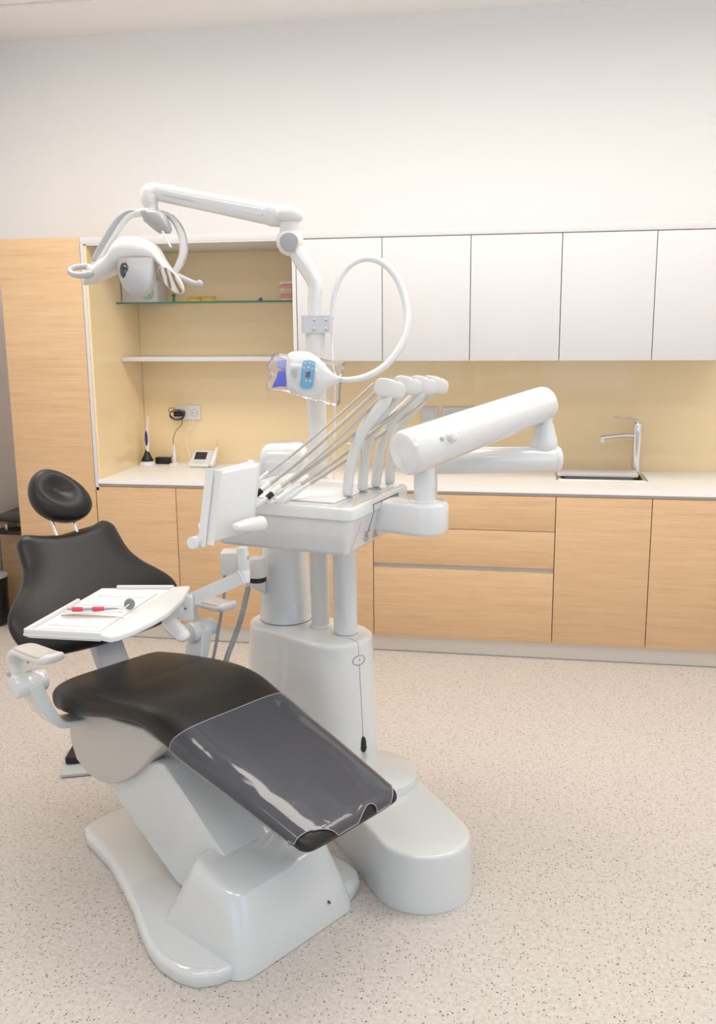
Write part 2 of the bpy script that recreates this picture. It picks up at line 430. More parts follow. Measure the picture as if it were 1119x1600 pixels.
# wall cabinets
ux = [-1.1605, -.729, -.299, .129, .558, .988, 1.42, 1.85]
ulab = ['white wall cabinet directly right of the display niche, behind the lamp pole',
        'white wall cabinet second from the niche, behind the right side of the white hose loop',
        'white wall cabinet third from the niche, above the light switch',
        'white wall cabinet fourth from the niche, above the sink',
        'white wall cabinet cut off by the right picture edge',
        'white wall cabinet beyond the picture edge', 'white wall cabinet beyond the picture edge, last one']
for i in range(5):
    a, b_ = ux[i], ux[i+1]
    c = thing('wall_cabinet', ((a+b_)/2, .3, ZU), ulab[i], 'cabinet', 'white wall cabinets')
    obj('body', box((a+.001, .021, ZU+.004), (b_-.001, D-.012, ZD+.006)), M['white_lam'], c)
    obj('door', box((a+.0018, 0.0, ZU), (b_-.0018, .019, ZD+.0035), .001), M['white_lam'], c)
    bpy.context.view_layer.update()

# base cabinets
KT, DT = 0.10, 0.858
bx = [(X2, -1.846, 'd'), (-1.846, -1.386, 'd'), (-1.386, -.781, 'd'), (-.781, .138, 'w'), (.138, .598, 'd'), (.598, 1.058, 'd')]
blab = ['oak base cabinet directly right of the tall cabinet, behind the chair backrest',
        'oak base cabinet behind the suction hoses, left of the white column',
        'oak base cabinet behind the white column, left of the drawer unit',
        'wide oak drawer unit with a grey horizontal grip strip',
        'oak base cabinet right beside the drawer unit, below the sink',
        'oak base cabinet at the right picture edge']
for (a, b_, k), lab in zip(bx, blab):
    c = thing('base_cabinet', ((a+b_)/2, .3, KT), lab, 'cabinet', 'oak base cabinets')
    obj('body', box((a+.001, .022, KT), (b_-.001, D-.003, .862)), M['oak'], c)
    if k == 'd':
        obj('door', box((a+.002, 0, KT), (b_-.002, .020, DT), .001), M['oak'], c)
    else:
        obj('drawer_front', box((a+.002, 0, .6835), (b_-.002, .020, DT), .001), M['oak'], c)
        obj('drawer_front', box((a+.002, 0, .492), (b_-.002, .020, .6805), .001), M['oak'], c)
        obj('drawer_front', box((a+.002, 0, KT), (b_-.002, .020, .466), .001), M['oak'], c)
        obj('grip_strip', box((a+.002, .010, .464), (b_-.002, .0215, .494)), M['alu'], c, label='grey metal grip strip')
o = obj('grip_channel', box((X2+.002, .014, .859), (1.06, .021, .876), .001), M['channel'])  # grey includes the shadow of the recess below the worktop edge
tag(o, 'grip channel running under the white worktop, recess shadow put into its grey', 'channel')
o = obj('plinth_board', box((X2, .05, 0.002), (1.06, .066, KT-.001)), M['plinth'])
tag(o, 'pale grey plinth board along the foot of the base cabinets', 'plinth')
# worktop (with a hole for the sink)
SX0, SX1, SY0, SY1 = .165, .585, .29, .50
t = bmesh.new()
xs = [-2.2805, SX0, SX1, XE]; ys = [-.004, SY0, SY1, D-.011]
for i in range(3):
    for j in range(3):
        if i == 1 and j == 1: continue
        box((xs[i], ys[j], .8775), (xs[i+1], ys[j+1], .9), bm=t)
bmesh.ops.remove_doubles(t, verts=t.verts[:], dist=1e-5)
fs = [f for f in t.faces if len(f.verts) == 4 and not any(g is not f and set(g.verts) == set(f.verts) for e in f.edges for g in e.link_faces)]
t2 = bmesh.new(); mp = {}
for f in fs:
    vs = []
    for v in f.verts:
        if v not in mp: mp[v] = t2.verts.new(v.co)
        vs.append(mp[v])
    try: t2.faces.new(vs)
    except ValueError: pass
t.free()
o = obj('worktop', t2, M['worktop']); tag(o, 'long white worktop on the oak base cabinets', 'worktop')

# sink
c = thing('sink', (.375, .395, .9), 'rectangular stainless steel sink set into the white worktop', 'sink')
t = bmesh.new()
o_ = [rrect(V((.375, .395, z)), X, Y, hx, hy, r) for z, hx, hy, r in ((.9005, .232, .122, .02), (.9045, .230, .120, .02), (.9045, .207, .103, .03), (.895, .203, .099, .03), (.765, .190, .088, .04), (.757, .15, .05, .04))]
loft(o_, cap=False, bm=t); t.faces.new([t.verts.new(p) for p in reversed(o_[-1])])
bmesh.ops.remove_doubles(t, verts=t.verts[:], dist=1e-5)
obj('basin', t, M['steel'], c)
obj('drain', lathe(V((.375, .395, .758)), Z, [(.028, 0), (.028, .004), (.02, .005), (.018, .002)]), M['chrome'], c)
# low white drainer board lying over the back of the sink
o = obj('sink_tray', box((.150, .36, .9060), (.565, .515, .925), .004), M['white_lam'])
tag(o, 'flat white tray lying across the sink in front of the tap', 'tray')

# tap
TP = V((.570, .545, .9))
c = thing('tap', TP, 'tall chrome lever tap standing behind the sink', 'tap')
obj('body', lathe(TP, Z, [(.030, 0), (.030, .006), (.024, .012), (.0235, .20), (.025, .215), (.0255, .255), (.020, .272), (.008, .28)], 32), M['chrome'], c)
obj('spout', tube([TP+V((-.015, -.004, .205)), TP+V((-.07, -.02, .208)), TP+V((-.145, -.045, .203)), TP+V((-.190, -.06, .199))], [.0115, .0105, .0105, .012], 14), M['chrome'], c)
obj('aerator', cyl(TP+V((-.186, -.059, .175)), TP+V((-.186, -.059, .203)), .0135, bev=.002), M['chrome'], c)
obj('lever', tube([TP+V((.004, 0, .268)), TP+V((-.02, -.01, .288)), TP+V((-.07, -.025, .298)), TP+V((-.125, -.045, .307))], [.018, .013, .008, .007], 14, flat=.6), M['chrome'], c)

# ------------------------------------------------------------------ sockets and switches on the splashback
def socket_ring(x, z, par, plug=False):
    obj('socket_well', lathe(V((x, D-.0195, z)), V((0, -1, 0)), [(.019, 0), (.0225, 0), (.0225, .003), (.0195, .003), (.0190, -.001), (.0175, -.0010)]), M['channel'], par)
    t = cyl(V((x-.008, D-.0197, z)), V((x-.008, D-.0215, z)), .0028, n=10); cyl(V((x+.008, D-.0197, z)), V((x+.008, D-.0215, z)), .0028, n=10, bm=t)
    obj('socket_holes', t, M['line'], par)
c = thing('double_socket', (-1.987, D-.012, 1.2), 'white double power socket with a black plug in its left half', 'socket')
obj('plate', box((-2.064, D-.0205, 1.158), (-1.913, D-.0105, 1.243), .003), M['plastic_w'], c)
socket_ring(-1.950, 1.2, c); socket_ring(-2.026, 1.2, c)
c = thing('light_switch', (-.557, D-.012, 1.197), 'single white light switch left of the triple socket, behind the instrument holders', 'switch')
obj('plate', box((-.607, D-.0195, 1.152), (-.512, D-.0105, 1.243), .003), M['white_lam'], c)
obj('rocker', box((-.592, D-.0235, 1.167), (-.527, D-.0193, 1.228), .002), M['white_lam'], c)
c = thing('triple_socket', (-.375, D-.012, 1.197), 'wide white three-gang power socket partly hidden behind the white balance arm', 'socket')
obj('plate', box((-.489, D-.0205, 1.152), (-.262, D-.0105, 1.243), .003), M['white_lam'], c)
for x in (-.450, -.376, -.302): socket_ring(x, 1.197, c)
# tiny socket further left behind the hoses
c = thing('data_socket', (-1.02, D-.012, 1.04), 'small wall-mounted metal valve seen behind the instrument hoses', 'valve')
P = V((-.995, .62, 1.035))
obj('body', cyl(P+V((0, .014, 0)), P+V((0, -.05, 0)), .011, bev=.002), M['chrome'], c)
t = cyl(P+V((-.03, -.045, .0)), P+V((.03, -.045, .0)), .007, bev=.002); cyl(P+V((.012, -.045, 0)), P+V((.012, -.045, .045)), .007, bev=.002, bm=t)
obj('handle', t, M['chrome'], c)
c.name = 'wall_valve'
o = obj('door_stop', box((-.552, .40, .9), (-.522, .43, .922), .003), M['brass'])
tag(o, 'tiny brown metal block lying on the worktop behind the instrument holders', 'block'); o.name = 'metal_block'
# ------------------------------------------------------------------ things on the worktop, left
WZ = .9
P = V((-2.215, .52, WZ))
c = thing('curing_light', P, 'slim white curing light with navy grip in a black cone stand on the worktop', 'curing light')
obj('base', lathe(P, Z, [(.048, 0), (.050, .004), (.047, .012), (.036, .024), (.026, .030), (.01, .031)]), M['plastic'], c)
obj('cone', lathe(P, Z, [(.036, .022), (.036, .030), (.028, .045), (.014, .075), (.007, .098), (.003, .102)]), M['black'], c, label='black cone stand')
obj('wand', tube([P+V((.002, 0, .07)), P+V((.006, 0, .13)), P+V((.004, 0, .19)), P+V((.012, 0, .23)), P+V((.018, 0, .29))], [.010, .012, .0115, .006, .004], 14), M['plastic'], c)
obj('grip', ellipsoid(P+V((.005, -.012, .160)), X, Y, Z, .009, .007, .045, 16, 10), M['navy'], c, label='navy blue grip inlay')
o = obj('power_adapter', box((-2.185, .56, WZ), (-2.095, .60, WZ+.040), .006), M['black'])
tag(o, 'black power adapter lying on the worktop behind the curing light', 'adapter')
P = V((-2.055, .545, WZ))
c = thing('applicator_stand', P, 'small white pen-shaped applicator upright on a round white foot, between cables', 'applicator')
obj('foot', lathe(P, Z, [(.034, 0), (.035, .004), (.030, .010), (.012, .014)]), M['plastic'], c)
obj('pen', lathe(P+V((0, 0, .010)), Z, [(.010, 0), (.011, .03), (.012, .06), (.008, .075), (.0085, .082), (.006, .10), (.002, .115)], 20), M['plastic'], c)
P = V((-1.872, .51, WZ))
c = thing('endodontic_motor', P, 'small white desktop device with a tilted dark screen and a handpiece at its side', 'dental device')
obj('body', prism([P+V((-.070, -.055, 0.003)), P+V((-.070, .055, 0.003)), P+V((-.055, .050, .085)), P+V((-.055, .030, .090)), P+V((-.068, -.055, .018))], V((.125, 0, 0)), .005), M['plastic'], c)
nn = V((0, -.085, .072)).cross(X).normalized()
dv = (V((0, .085, .072))).normalized(); nv = V((0, -.072, .085)).normalized()
obj('screen', box((-.035, .040, 0), (.035, .095, .0016), o=P+V((-.006, -.055, .018))+nv*.001, ax=X, ay=dv, az=nv), M['screen'], c, label='dark screen')
obj('buttons', box((-.030, .010, 0), (.03, .03, .001), o=P+V((-.006, -.055, .018))+nv*.001, ax=X, ay=dv, az=nv), M['white_lam'], c)
obj('handpiece', tube([P+V((.068, -.04, .014)), P+V((.078, -.02, .05)), P+V((.084, 0.0, .085)), P+V((.088, .01, .112))], [.017, .016, .012, .005], 16), M['plastic'], c)
obj('needle', tube([P+V((.088, .01, .112)), P+V((.091, .012, .14)), P+V((.094, .013, .160))], .0014, 6), M['brass'], c)
# plug + cables
P = V((-2.035, D-.042, 1.196))
c = thing('black_plug', P, 'black plug-in power supply with wound-up cable in the left socket', 'plug')
obj('body', box((-.030, -.022, -.016), (.028, .020, .016), .005, o=P), M['black'], c)
t = bmesh.new()
for k in range(3):
    tube([P+V((.045*math.cos(a)*1.0-.003, -.026-.004*k, (.026+.002*k)*math.sin(a)-.003*k)) for a in [i*PI/6 for i in range(13)]], .0022, 6, 3, bm=t)
tube([P+V((-.028, -.02, .01)), P+V((-.055, -.02, .012)), P+V((-.052, -.02, .034)), P+V((-.015, -.02, .032))], .0018, 6, 6, bm=t)
obj('wound_cable', t, M['black'], c)
o = obj('black_cable', tube([P+V((.022, -.02, -.02)), P+V((.022, -.03, -.06)), P+V((-.012, -.03, -.095)), P+V((-.035, -.03, -.15)), P+V((-.032, -.035, -.215)), P+V((-.055, -.03, -.265)), V((-2.085, .575, .906))], .0018, 7), M['black'])
tag(o, 'thin black cable running from the plug down to the black adapter', 'cable')
P = V((-1.950, D-.022, 1.195))
o = obj('white_cable', tube([P+V((.0, -.01, -.03)), P+V((-.012, -.012, -.07)), P+V((-.045, -.015, -.115)), P+V((-.046, -.018, -.19)), P+V((-.028, -.03, -.25)), V((-1.975, .585, .903)), V((-1.92, .58, .903)), V((-1.90, .60, .94)), V((-1.875, .60, .965)), V((-1.86, .57, .95))], .0026, 7), M['cream'])
tag(o, 'thin white cable hanging from the right socket to the device with the screen', 'cable')
o = obj('curled_cable', tube([V((-2.11, .60, .903)), V((-2.06, .61, .904)), V((-2.0, .60, .903)), V((-1.96, .61, .903))], .002, 6), M['cream'])
tag(o, 'short white cable lying along the back of the worktop behind the applicator', 'cable')

# ------------------------------------------------------------------ things on the glass shelf
SZ = 1.836
c = thing('white_box', (-2.16, .46, SZ), 'white carton with a green ring emblem on the left end of the glass shelf', 'box')
obj('carton', box((-2.262, .40, SZ), (-2.052, .53, SZ+.115), .001), M['white_lam'], c)
t = bmesh.new(); EP = V((-2.108, .3985, SZ+.047))
for r0, r1 in ((.034, .0305), (.026, .023)):
    rg = []
    for i in range(40):
        a = 2*PI*i/40 if r0 > .03 else -0.9*PI+1.7*PI*i/40
        rg.append((a, r0, r1))
    for i in range(39):
        a, b2 = rg[i][0], rg[i+1][0]
        q = [EP+V((r0*math.cos(a), 0, r0*math.sin(a))), EP+V((r0*math.cos(b2), 0, r0*math.sin(b2))), EP+V((r1*math.cos(b2), 0, r1*math.sin(b2))), EP+V((r1*math.cos(a), 0, r1*math.sin(a)))]
        t.faces.new([t.verts.new(p) for p in q])
obj('emblem', t, M['green'], c, label='green double-ring emblem')
t = bmesh.new()
tube([EP+V((-.016, 0, .004)), EP+V((-.010, 0, -.012)), EP+V((0, 0, .012)), EP+V((.006, 0, -.010)), EP+V((.016, 0, .008))], .002, 6, 6, bm=t)
tube([EP+V((-.012, 0, -.014)), EP+V((0, 0, -.017)), EP+V((.012, 0, -.012))], .0015, 6, 4, bm=t)
obj('emblem_letters', t, M['green'], c, label='green swirl in the emblem')
o = obj('green_bottle_cap', lathe(V((-1.985, .47, SZ)), Z, [(.007, 0), (.007, .030), (.011, .032), (.011, .044), (.003, .046)], 16), M['shelf_glass'])
tag(o, 'small dark green cap right of the white carton on the glass shelf', 'cap'); o.name = 'green_cap'
def dental_arch(P, mt, s, label, group=None, gum=None):
    c = thing('dental_model', P, label, 'dental model', group)
    t = bmesh.new()
    pts = [P+V((s*.9*math.sin(a), s*(-.9*math.cos(a)), 0)) for a in [(-1.35+2.7*i/14) for i in range(15)]]
    obj('base', tube([p+V((0, 0, .009)) for p in pts], .0095, 10, 2), mt, c)
    for i in range(0, 15):
        p = pts[i]; a = -1.35+2.7*i/14
        u = V((math.cos(a), math.sin(a), 0)); v = V((-math.sin(a), math.cos(a), 0))
        ellipsoid(p+V((0, 0, .020)), u, v, Z, s*.085, s*.11, .010, 8, 6, bm=t)
    obj('teeth', t, mt, c)
    return c
dental_arch(V((-1.855, .46, SZ)), M['ymodel'], .040, 'yellow dental arch model on the glass shelf, the left one of the pair')
dental_arch(V((-1.770, .455, SZ)), M['ymodel'], .042, 'yellow dental arch model on the glass shelf, the right one of the pair')
o = obj('purple_cap', lathe(V((-1.475, .45, SZ)), Z, [(.012, 0), (.013, .005), (.010, .010), (.006, .012), (.005, .017), (.001, .019)], 14), M['purple'])
tag(o, 'tiny purple piece on the glass shelf, left of the pink jaw model', 'small part')
P = V((-1.312, .47, SZ))
c = thing('jaw_model', P, 'jaw model with pink gums and white teeth at the right end of the glass shelf', 'dental model')
obj('plaster_base', box((-.052, -.02, .082), (.052, .045, .105), .003, o=P), M['tooth'], c)
obj('plaster_foot', box((-.040, -.02, 0), (.052, .045, .020), .003, o=P), M['tooth'], c)
def arch(z, rr, s=1.0):
    return [P+V((.050*s*math.sin(a), .012-.040*s*math.cos(a), z)) for a in [(-1.45+2.9*i/14) for i in range(15)]]
t = tube(arch(.076, 1), .0115, 10, 2); obj('upper_gum', t, M['pink'], c, label='pink upper gum')
t = tube(arch(.024, 1, .96), .0125, 10, 2); obj('lower_gum', t, M['pink'], c, label='pink lower gum')
t = bmesh.new()
for z, s in ((.061, 1.02), (.043, .98)):
    for k, p in enumerate(arch(z, 1, s)):
        a = -1.45+2.9*k/14
        ellipsoid(p, V((math.cos(a), math.sin(a), 0)), V((-math.sin(a), math.cos(a), 0)), Z, .0048, .006, .011, 8, 6, bm=t)
obj('teeth', t, M['tooth'], c, label='white teeth')
t = tube([P+V((.05, .03, .03)), P+V((.072, .02, .045)), P+V((.072, .02, .062)), P+V((.05, .03, .080))], .004, 8); cyl(P+V((.060, .02, .053)), P+V((.088, .02, .053)), .006, bm=t)
obj('hinge', t, M['brass'], c, label='brass coloured hinge')

# ------------------------------------------------------------------ desk at the left edge
c = thing('desk', (-2.95, .4, 0), 'desk with a dark top and wooden side panel left of the tall cabinet', 'desk')
obj('top', box((XL+.003, .30, .580), (X1-.006, D-.004, .605), .003), mat('desk_top_dark', (.045, .04, .037), .15, spec=.6), c, label='dark glossy desk top')
obj('side_panel', box((-3.10, .345, .012), (X1-.02, .37, .579)), M['desk_wood'], c)
obj('foot_strip', box((-3.095, .347, 0.0), (X1-.03, .368, .0118)), M['black'], c)
obj('pull_out_tray', box((-3.06, .20, .525), (X1-.03, .34, .545), .006), M['black'], c, label='black pull-out tray')
obj('tray_runner', box((-3.00, .24, .5455), (-2.985, .34, .579)), M['steel'], c)
# ================================================================== DENTAL CHAIR
A = math.radians(58.4)
W = V((math.cos(A), math.sin(A), 0)); L = V((math.sin(A), -math.cos(A), 0))
O = V((-.58904, -2.33593, 0))
def ch(l, w_, z): return O + L*l + W*w_ + Z*z
chair = thing('dental_chair', ch(-.45, 0, 0), 'dental chair with black upholstery, white base and clear film over the leg rest', 'dental chair')

# base plate with flared outline
half = [(-.962, .07), (-.955, .115), (-.93, .150), (-.88, .170), (-.80, .182), (-.697, .203), (-.56, .25), (-.423, .302), (-.33, .345), (-.25, .375), (-.18, .389), (-.11, .386), (-.055, .366), (-.02, .32), (-.005, .25), (-.003, .12)]
plan = [(l, -w_) for l, w_ in half] + [(l, w_*(.76 if w_ > .2 else .95)) for l, w_ in reversed(half)]
def ring_plan(off, z):
    out = []; n = len(plan)
    for i in range(n):
        a = V((plan[i-1][0], plan[i-1][1], 0)); b_ = V((plan[(i+1) % n][0], plan[(i+1) % n][1], 0))
        d = (b_-a).normalized(); nn = V((-d.y, d.x, 0))
        out.append(ch(plan[i][0]+nn.x*off, plan[i][1]+nn.y*off, z))
    return out
sgn = 1
obj('base_plate', loft([ring_plan(sgn*o_, z) for o_, z in ((.003, .001), (0, .006), (0, .030), (.004, .039), (.014, .044), (.03, .045))]), M['plastic_b'], chair, 50)
# pedestal: truncated housing
def rr_ch(l0, l1, w0, w1, z0f, r):
    """rounded rectangle; z may vary along l: z0f(l)"""
    cl, cw, hl, hw = (l0+l1)/2, (w0+w1)/2, (l1-l0)/2, (w1-w0)/2
    out = []
    for p in rrect(V((cl, cw, 0)), X, Y, hl, hw, r):
        out.append(ch(p.x, p.y, z0f(p.x)))
    return out
rings = []
for k, (l0, l1, w0, w1, zb, zf, r) in enumerate([
    (-.345, .024, -.285, .185, .002, .002, .05), (-.340, .022, -.283, .183, .030, .030, .05),
    (-.300, .004, -.270, .170, .100, .10, .055), (-.262, -.022, -.252, .152, .19, .165, .055),
    (-.240, -.038, -.243, .143, .232, .198, .05), (-.232, -.050, -.232, .132, .246, .211, .045), (-.218, -.066, -.215, .115, .252, .217, .03)]):
    rings.append(rr_ch(l0, l1, w0, w1, lambda l, a=l0, b_=l1, p=zb, q=zf: p+(q-p)*(l-a)/(b_-a), r))
obj('pedestal', loft(rings), M['plastic_b'], chair, 50)
obj('screw_hole', cyl(ch(.005, .07, .07), ch(.020, .07, .066), .0035, n=10), M['line'], chair)
# lifting arm
pts = [(-.765, .27), (-.74, .33), (-.48, .435), (-.44, .44), (-.12, .20), (-.18, .06), (-.40, .06)]
obj('lift_arm', prism([ch(l, -.160, z) for l, z in pts], W*.295, .010), M['plastic_b'], chair)
obj('lift_arm_link', prism([ch(l, -.115, z) for l, z in [(-.56, .44), (-.42, .50), (-.36, .50), (-.44, .42)]], W*.2, .004), M['grey'], chair)
# seat skirt
pts = [(-.900, .520), (-.915, .447), (-.912, .380), (-.885, .322), (-.82, .290), (-.74, .288), (-.66, .310), (-.59, .350), (-.52, .408), (-.46, .470), (-.40, .525), (-.50, .545), (-.65, .530)]
obj('seat_skirt', prism([ch(l, -.185, z) for l, z in pts], W*.37, .008), M['skirt'], chair, 30, label='grey-white skirt under the seat, shade put into its warm grey')
obj('seat_frame', prism([ch(l, -.12, z) for l, z in [(-.9, .50), (-.30, .50), (.0, .41), (.0, .385), (-.32, .47), (-.9, .47)]], W*.24, .006), M['grey'], chair)

# cushion surface generator -------------------------------------------------
def interp(tab, s):
    if s <= tab[0][0]: return tab[0][1:]
    for a, b_ in zip(tab, tab[1:]):
        if s <= b_[0]:
            f = (s-a[0])/(b_[0]-a[0]); f = f*f*(3-2*f) if len(tab) < 5 else f
            return tuple(x+(y-x)*f for x, y in zip(a[1:], b_[1:]))
    return tab[-1][1:]
# seat centre line (L, z of the TOP edge line), half width, thickness
seat_tab0 = [(-.950, .590, .232, .112), (-.90, .598, .236, .116), (-.84, .606, .245, .114), (-.75, .618, .244, .108), (-.65, .632, .238, .098), (-.55, .643, .230, .092), (-.47, .645, .224, .090), (-.40, .635, .222, .090), (-.33, .612, .220, .090), (-.25, .582, .217, .086), (-.10, .536, .207, .076), (.05, .488, .197, .068), (.20, .440, .187, .060)]
P2 = catmull([V((a[0], a[1], 0)) for a in seat_tab0], 6); Q2 = catmull([V((a[2], a[3], 0)) for a in seat_tab0], 6)
prof = [(p.x, p.y, q.x, q.y) for p, q in zip(P2, Q2)]
arc = [0.0]
for a, b_ in zip(prof, prof[1:]): arc.append(arc[-1]+math.hypot(b_[0]-a[0], b_[1]-a[1]))
ptab = [(arc[i],)+prof[i] for i in range(len(prof))]
LEN = arc[-1]
RT = .034     # roll-off radius at both tips
def seat_pt(U, th, off=0.0):
    """U along the length (the tips roll over), th round the section; 0 = right edge, pi/2 = top, pi = left edge"""
    sc_ = 1.0; s = U; lift = 0
    if U > LEN-RT:
        f = min((U-(LEN-RT))/(RT*PI/2), 1.0)*PI/2; s = LEN-RT+RT*math.sin(f); sc_ = max(math.cos(f), .02); wsc = 1-.16*(1-math.cos(f))
    elif U < RT*1.0:
        f = max((RT*1.0-U)/(RT*1.0*PI/2), 0.0); f = min(f, 1.0)*PI/2; s = RT*1.0*(1-math.sin(f)); sc_ = max(math.cos(f), .01)**.75; wsc = 1-.12*(1-math.cos(f))
    else: wsc = 1.0
    l, z, hw, tk = interp(ptab, s)
    l2, z2, _, _ = interp(ptab, min(s+.01, LEN)); l1, z1, _, _ = interp(ptab, max(s-.01, 0))
    d = V((l2-l1, z2-z1)).normalized() if True else None
    nl, nz = -d.y, d.x
    ca, sa = math.cos(th), math.sin(th)
    e = 4.4
    x = math.copysign(abs(ca)**(2/e), ca)*(hw*wsc+off)
    y = math.copysign(abs(sa)**(2/2.9), sa)*(tk/2*sc_+off)
    y -= tk/2
    dish = .012*(1-(x/hw)**2) if sa > 0 else 0      # sitting surface slightly dished
    tpos = s/LEN
    y -= dish*max(0, 1-abs(tpos-.25)/.35)*sc_ if sa > 0 else 0
    return ch(l+nl*y+d.x*off*(1 if U > LEN-RT else 0), x, z+nz*y+d.y*off*(1 if U > LEN-RT else 0))
UM = LEN-RT+RT*PI/2; U0_ = RT*1.0-RT*1.0*PI/2
NU, NT = 200, 120
rings = [[seat_pt(U0_+(UM-U0_)*i/NU, 2*PI*j/NT) for j in range(NT)] for i in range(NU+1)]
obj('seat_cushion', loft(rings), M['leather'], chair, 60)
# clear film over the leg rest
Usp = None
for i in range(2000):
    s = i/2000*LEN
    if interp(ptab, s)[0] > -.298: Usp = s; break
def umax(th):
    f = (th-PI/2)/(PI/2)            # 1 at the left edge, -1 at the right edge
    x = math.copysign(abs(math.cos(th))**(2/4.4), math.cos(th))   # 1 right, -1 left
    u = UM-.003
    def bump(x0, wd, dep): 
        q = abs(x-x0)/wd
        return dep*math.sqrt(max(0, 1-q*q)) if q < 1 else 0
    u -= bump(-1.0, .52, .058)+bump(.28, .17, .036)+bump(1.02, .22, .060)
    return u
NC, NR = 180, 90
t = bmesh.new(); g = []
TH0, TH1 = -.55, PI+.55
for j in range(NC+1):
    th = TH0+(TH1-TH0)*j/NC
    u1 = umax(min(max(th, 0), PI)) if 0 <= th <= PI else umax(0 if th < 0 else PI)-.02
    g.append([t.verts.new(seat_pt(Usp+(u1-Usp)*i/NR, th, .0038)) for i in range(NR+1)])
for j in range(NC):
    for i in range(NR): t.faces.new((g[j][i], g[j+1][i], g[j+1][i+1], g[j][i+1]))
edge_lo = [g[j][0].co.copy() for j in range(NC+1)]; edge_hi = [g[j][NR].co.copy() for j in range(NC+1)]
fm = obj('leg_rest_film', t, M['film'], chair, 60, label='glossy clear plastic film over the leg rest')
t = tube(edge_lo, .0013, 6, 1); tube(edge_hi, .0013, 6, 1, bm=t)
obj('film_hem', t, M['film_edge'], fm, 60, label='pale hem of the film')

# backrest -------------------------------------------------
P0 = ch(-.975, 0, .815); dn = V((-.57, .82)).normalized(); BD = (L*dn.x+Z*dn.y).normalized(); BN = W.cross(BD).normalized()
if BN.dot(V((0, -1, 0))) < 0: BN = -BN
bt = [(-.135, .205), (-.120, .262), (-.085, .310), (-.035, .326), (.012, .318), (.054, .286), (.10, .240), (.141, .212), (.176, .199), (.222, .193), (.262, .186), (.287, .160), (.292, .12)]
bc = catmull([V((a[0], a[1], 0)) for a in bt], 5)
rings = []
NB = len(bc)
for i, p in enumerate(bc):
    s = p.x; f = i/(NB-1)
    e0 = min(1, (s+.135)/.05); e1 = min(1, (.292-s)/.045)
    tk = .090*math.sqrt(max(.02, 1-(1-min(e0, 1))**2))*math.sqrt(max(.02, 1-(1-min(e1, 1))**2))
    ring = []
    for j in range(64):
        th = 2*PI*j/64; ca, sa = math.cos(th), math.sin(th)
        x = math.copysign(abs(ca)**(2/3.2), ca)*p.y
        y = math.copysign(abs(sa)**(2/2.2), sa)*tk/2
        q = x/.2
        top = max(0, (s-.14)/.15)
        sag = -.030*max(0, 1-(x/.15)**2)*top            # concave top edge between the shoulders
        bot = max(0, (-.03-s)/.1)
        bul = -.012*max(0, 1-(x/.28)**2)*bot
        wrap = .030*(x/.32)**2                          # side wings curve slightly forward
        ring.append(P0+BD*(s+sag+bul)+W*x+BN*(y-.045+wrap*.7+(.010 if sa > 0 else 0)*0))
    rings.append(ring)
obj('backrest', loft(rings), M['leather'], chair, 60)
obj('backrest_shell', prism([P0+W*x+BD*y-BN*.088 for x, y in [(-.22, -.10), (.22, -.10), (.24, 0), (.14, .15), (.13, .22), (-.13, .22), (-.14, .15), (-.24, 0)]], -BN*.02, .006), M['plastic_b'], chair)
# back support bar, behind the seat
obj('back_support', prism([ch(l, -.03, z) for l, z in [(-.80, .40), (-.88, .40), (-1.03, .66), (-1.06, .86), (-1.02, .86), (-.985, .68), (-.85, .45)]], W*.105, .006), M['lgrey'], chair)
# headrest -------------------------------------------------
HC = P0+W*.012+BD*.400+BN*(-.012)
rings = []
for i in range(25):
    a = -PI/2+PI*i/24; s = math.sin(a); cc = max(math.cos(a), .03)
    # s along BD: wide low, narrower at the top
    hw = .104*cc*(1-.20*s) ; hh = .103*s
    ring = []
    for j in range(48):
        th = 2*PI*j/48; ca, sa = math.cos(th), math.sin(th)
        x = hw*math.copysign(abs(ca)**(2/2.2), ca); y = .055*(cc**.7)*math.copysign(abs(sa)**(2/2.3), sa)
        if y > 0:
            dx = (x+.004)/.052; dy = (hh-.016)/.050; rr = dx*dx+dy*dy
            y -= .042*math.exp(-rr*1.1)
        ring.append(HC+W*(x-.022*s)+BD*hh+BN*y)
    rings.append(ring)
obj('headrest', loft(rings), M['leather'], chair, 70)
for w_ in (-.035, .045):
    obj('headrest_rod', cyl(P0+W*w_+BD*.20-BN*.05, P0+W*w_+BD*.36-BN*.03, .006, n=14), M['chrome'], chair)

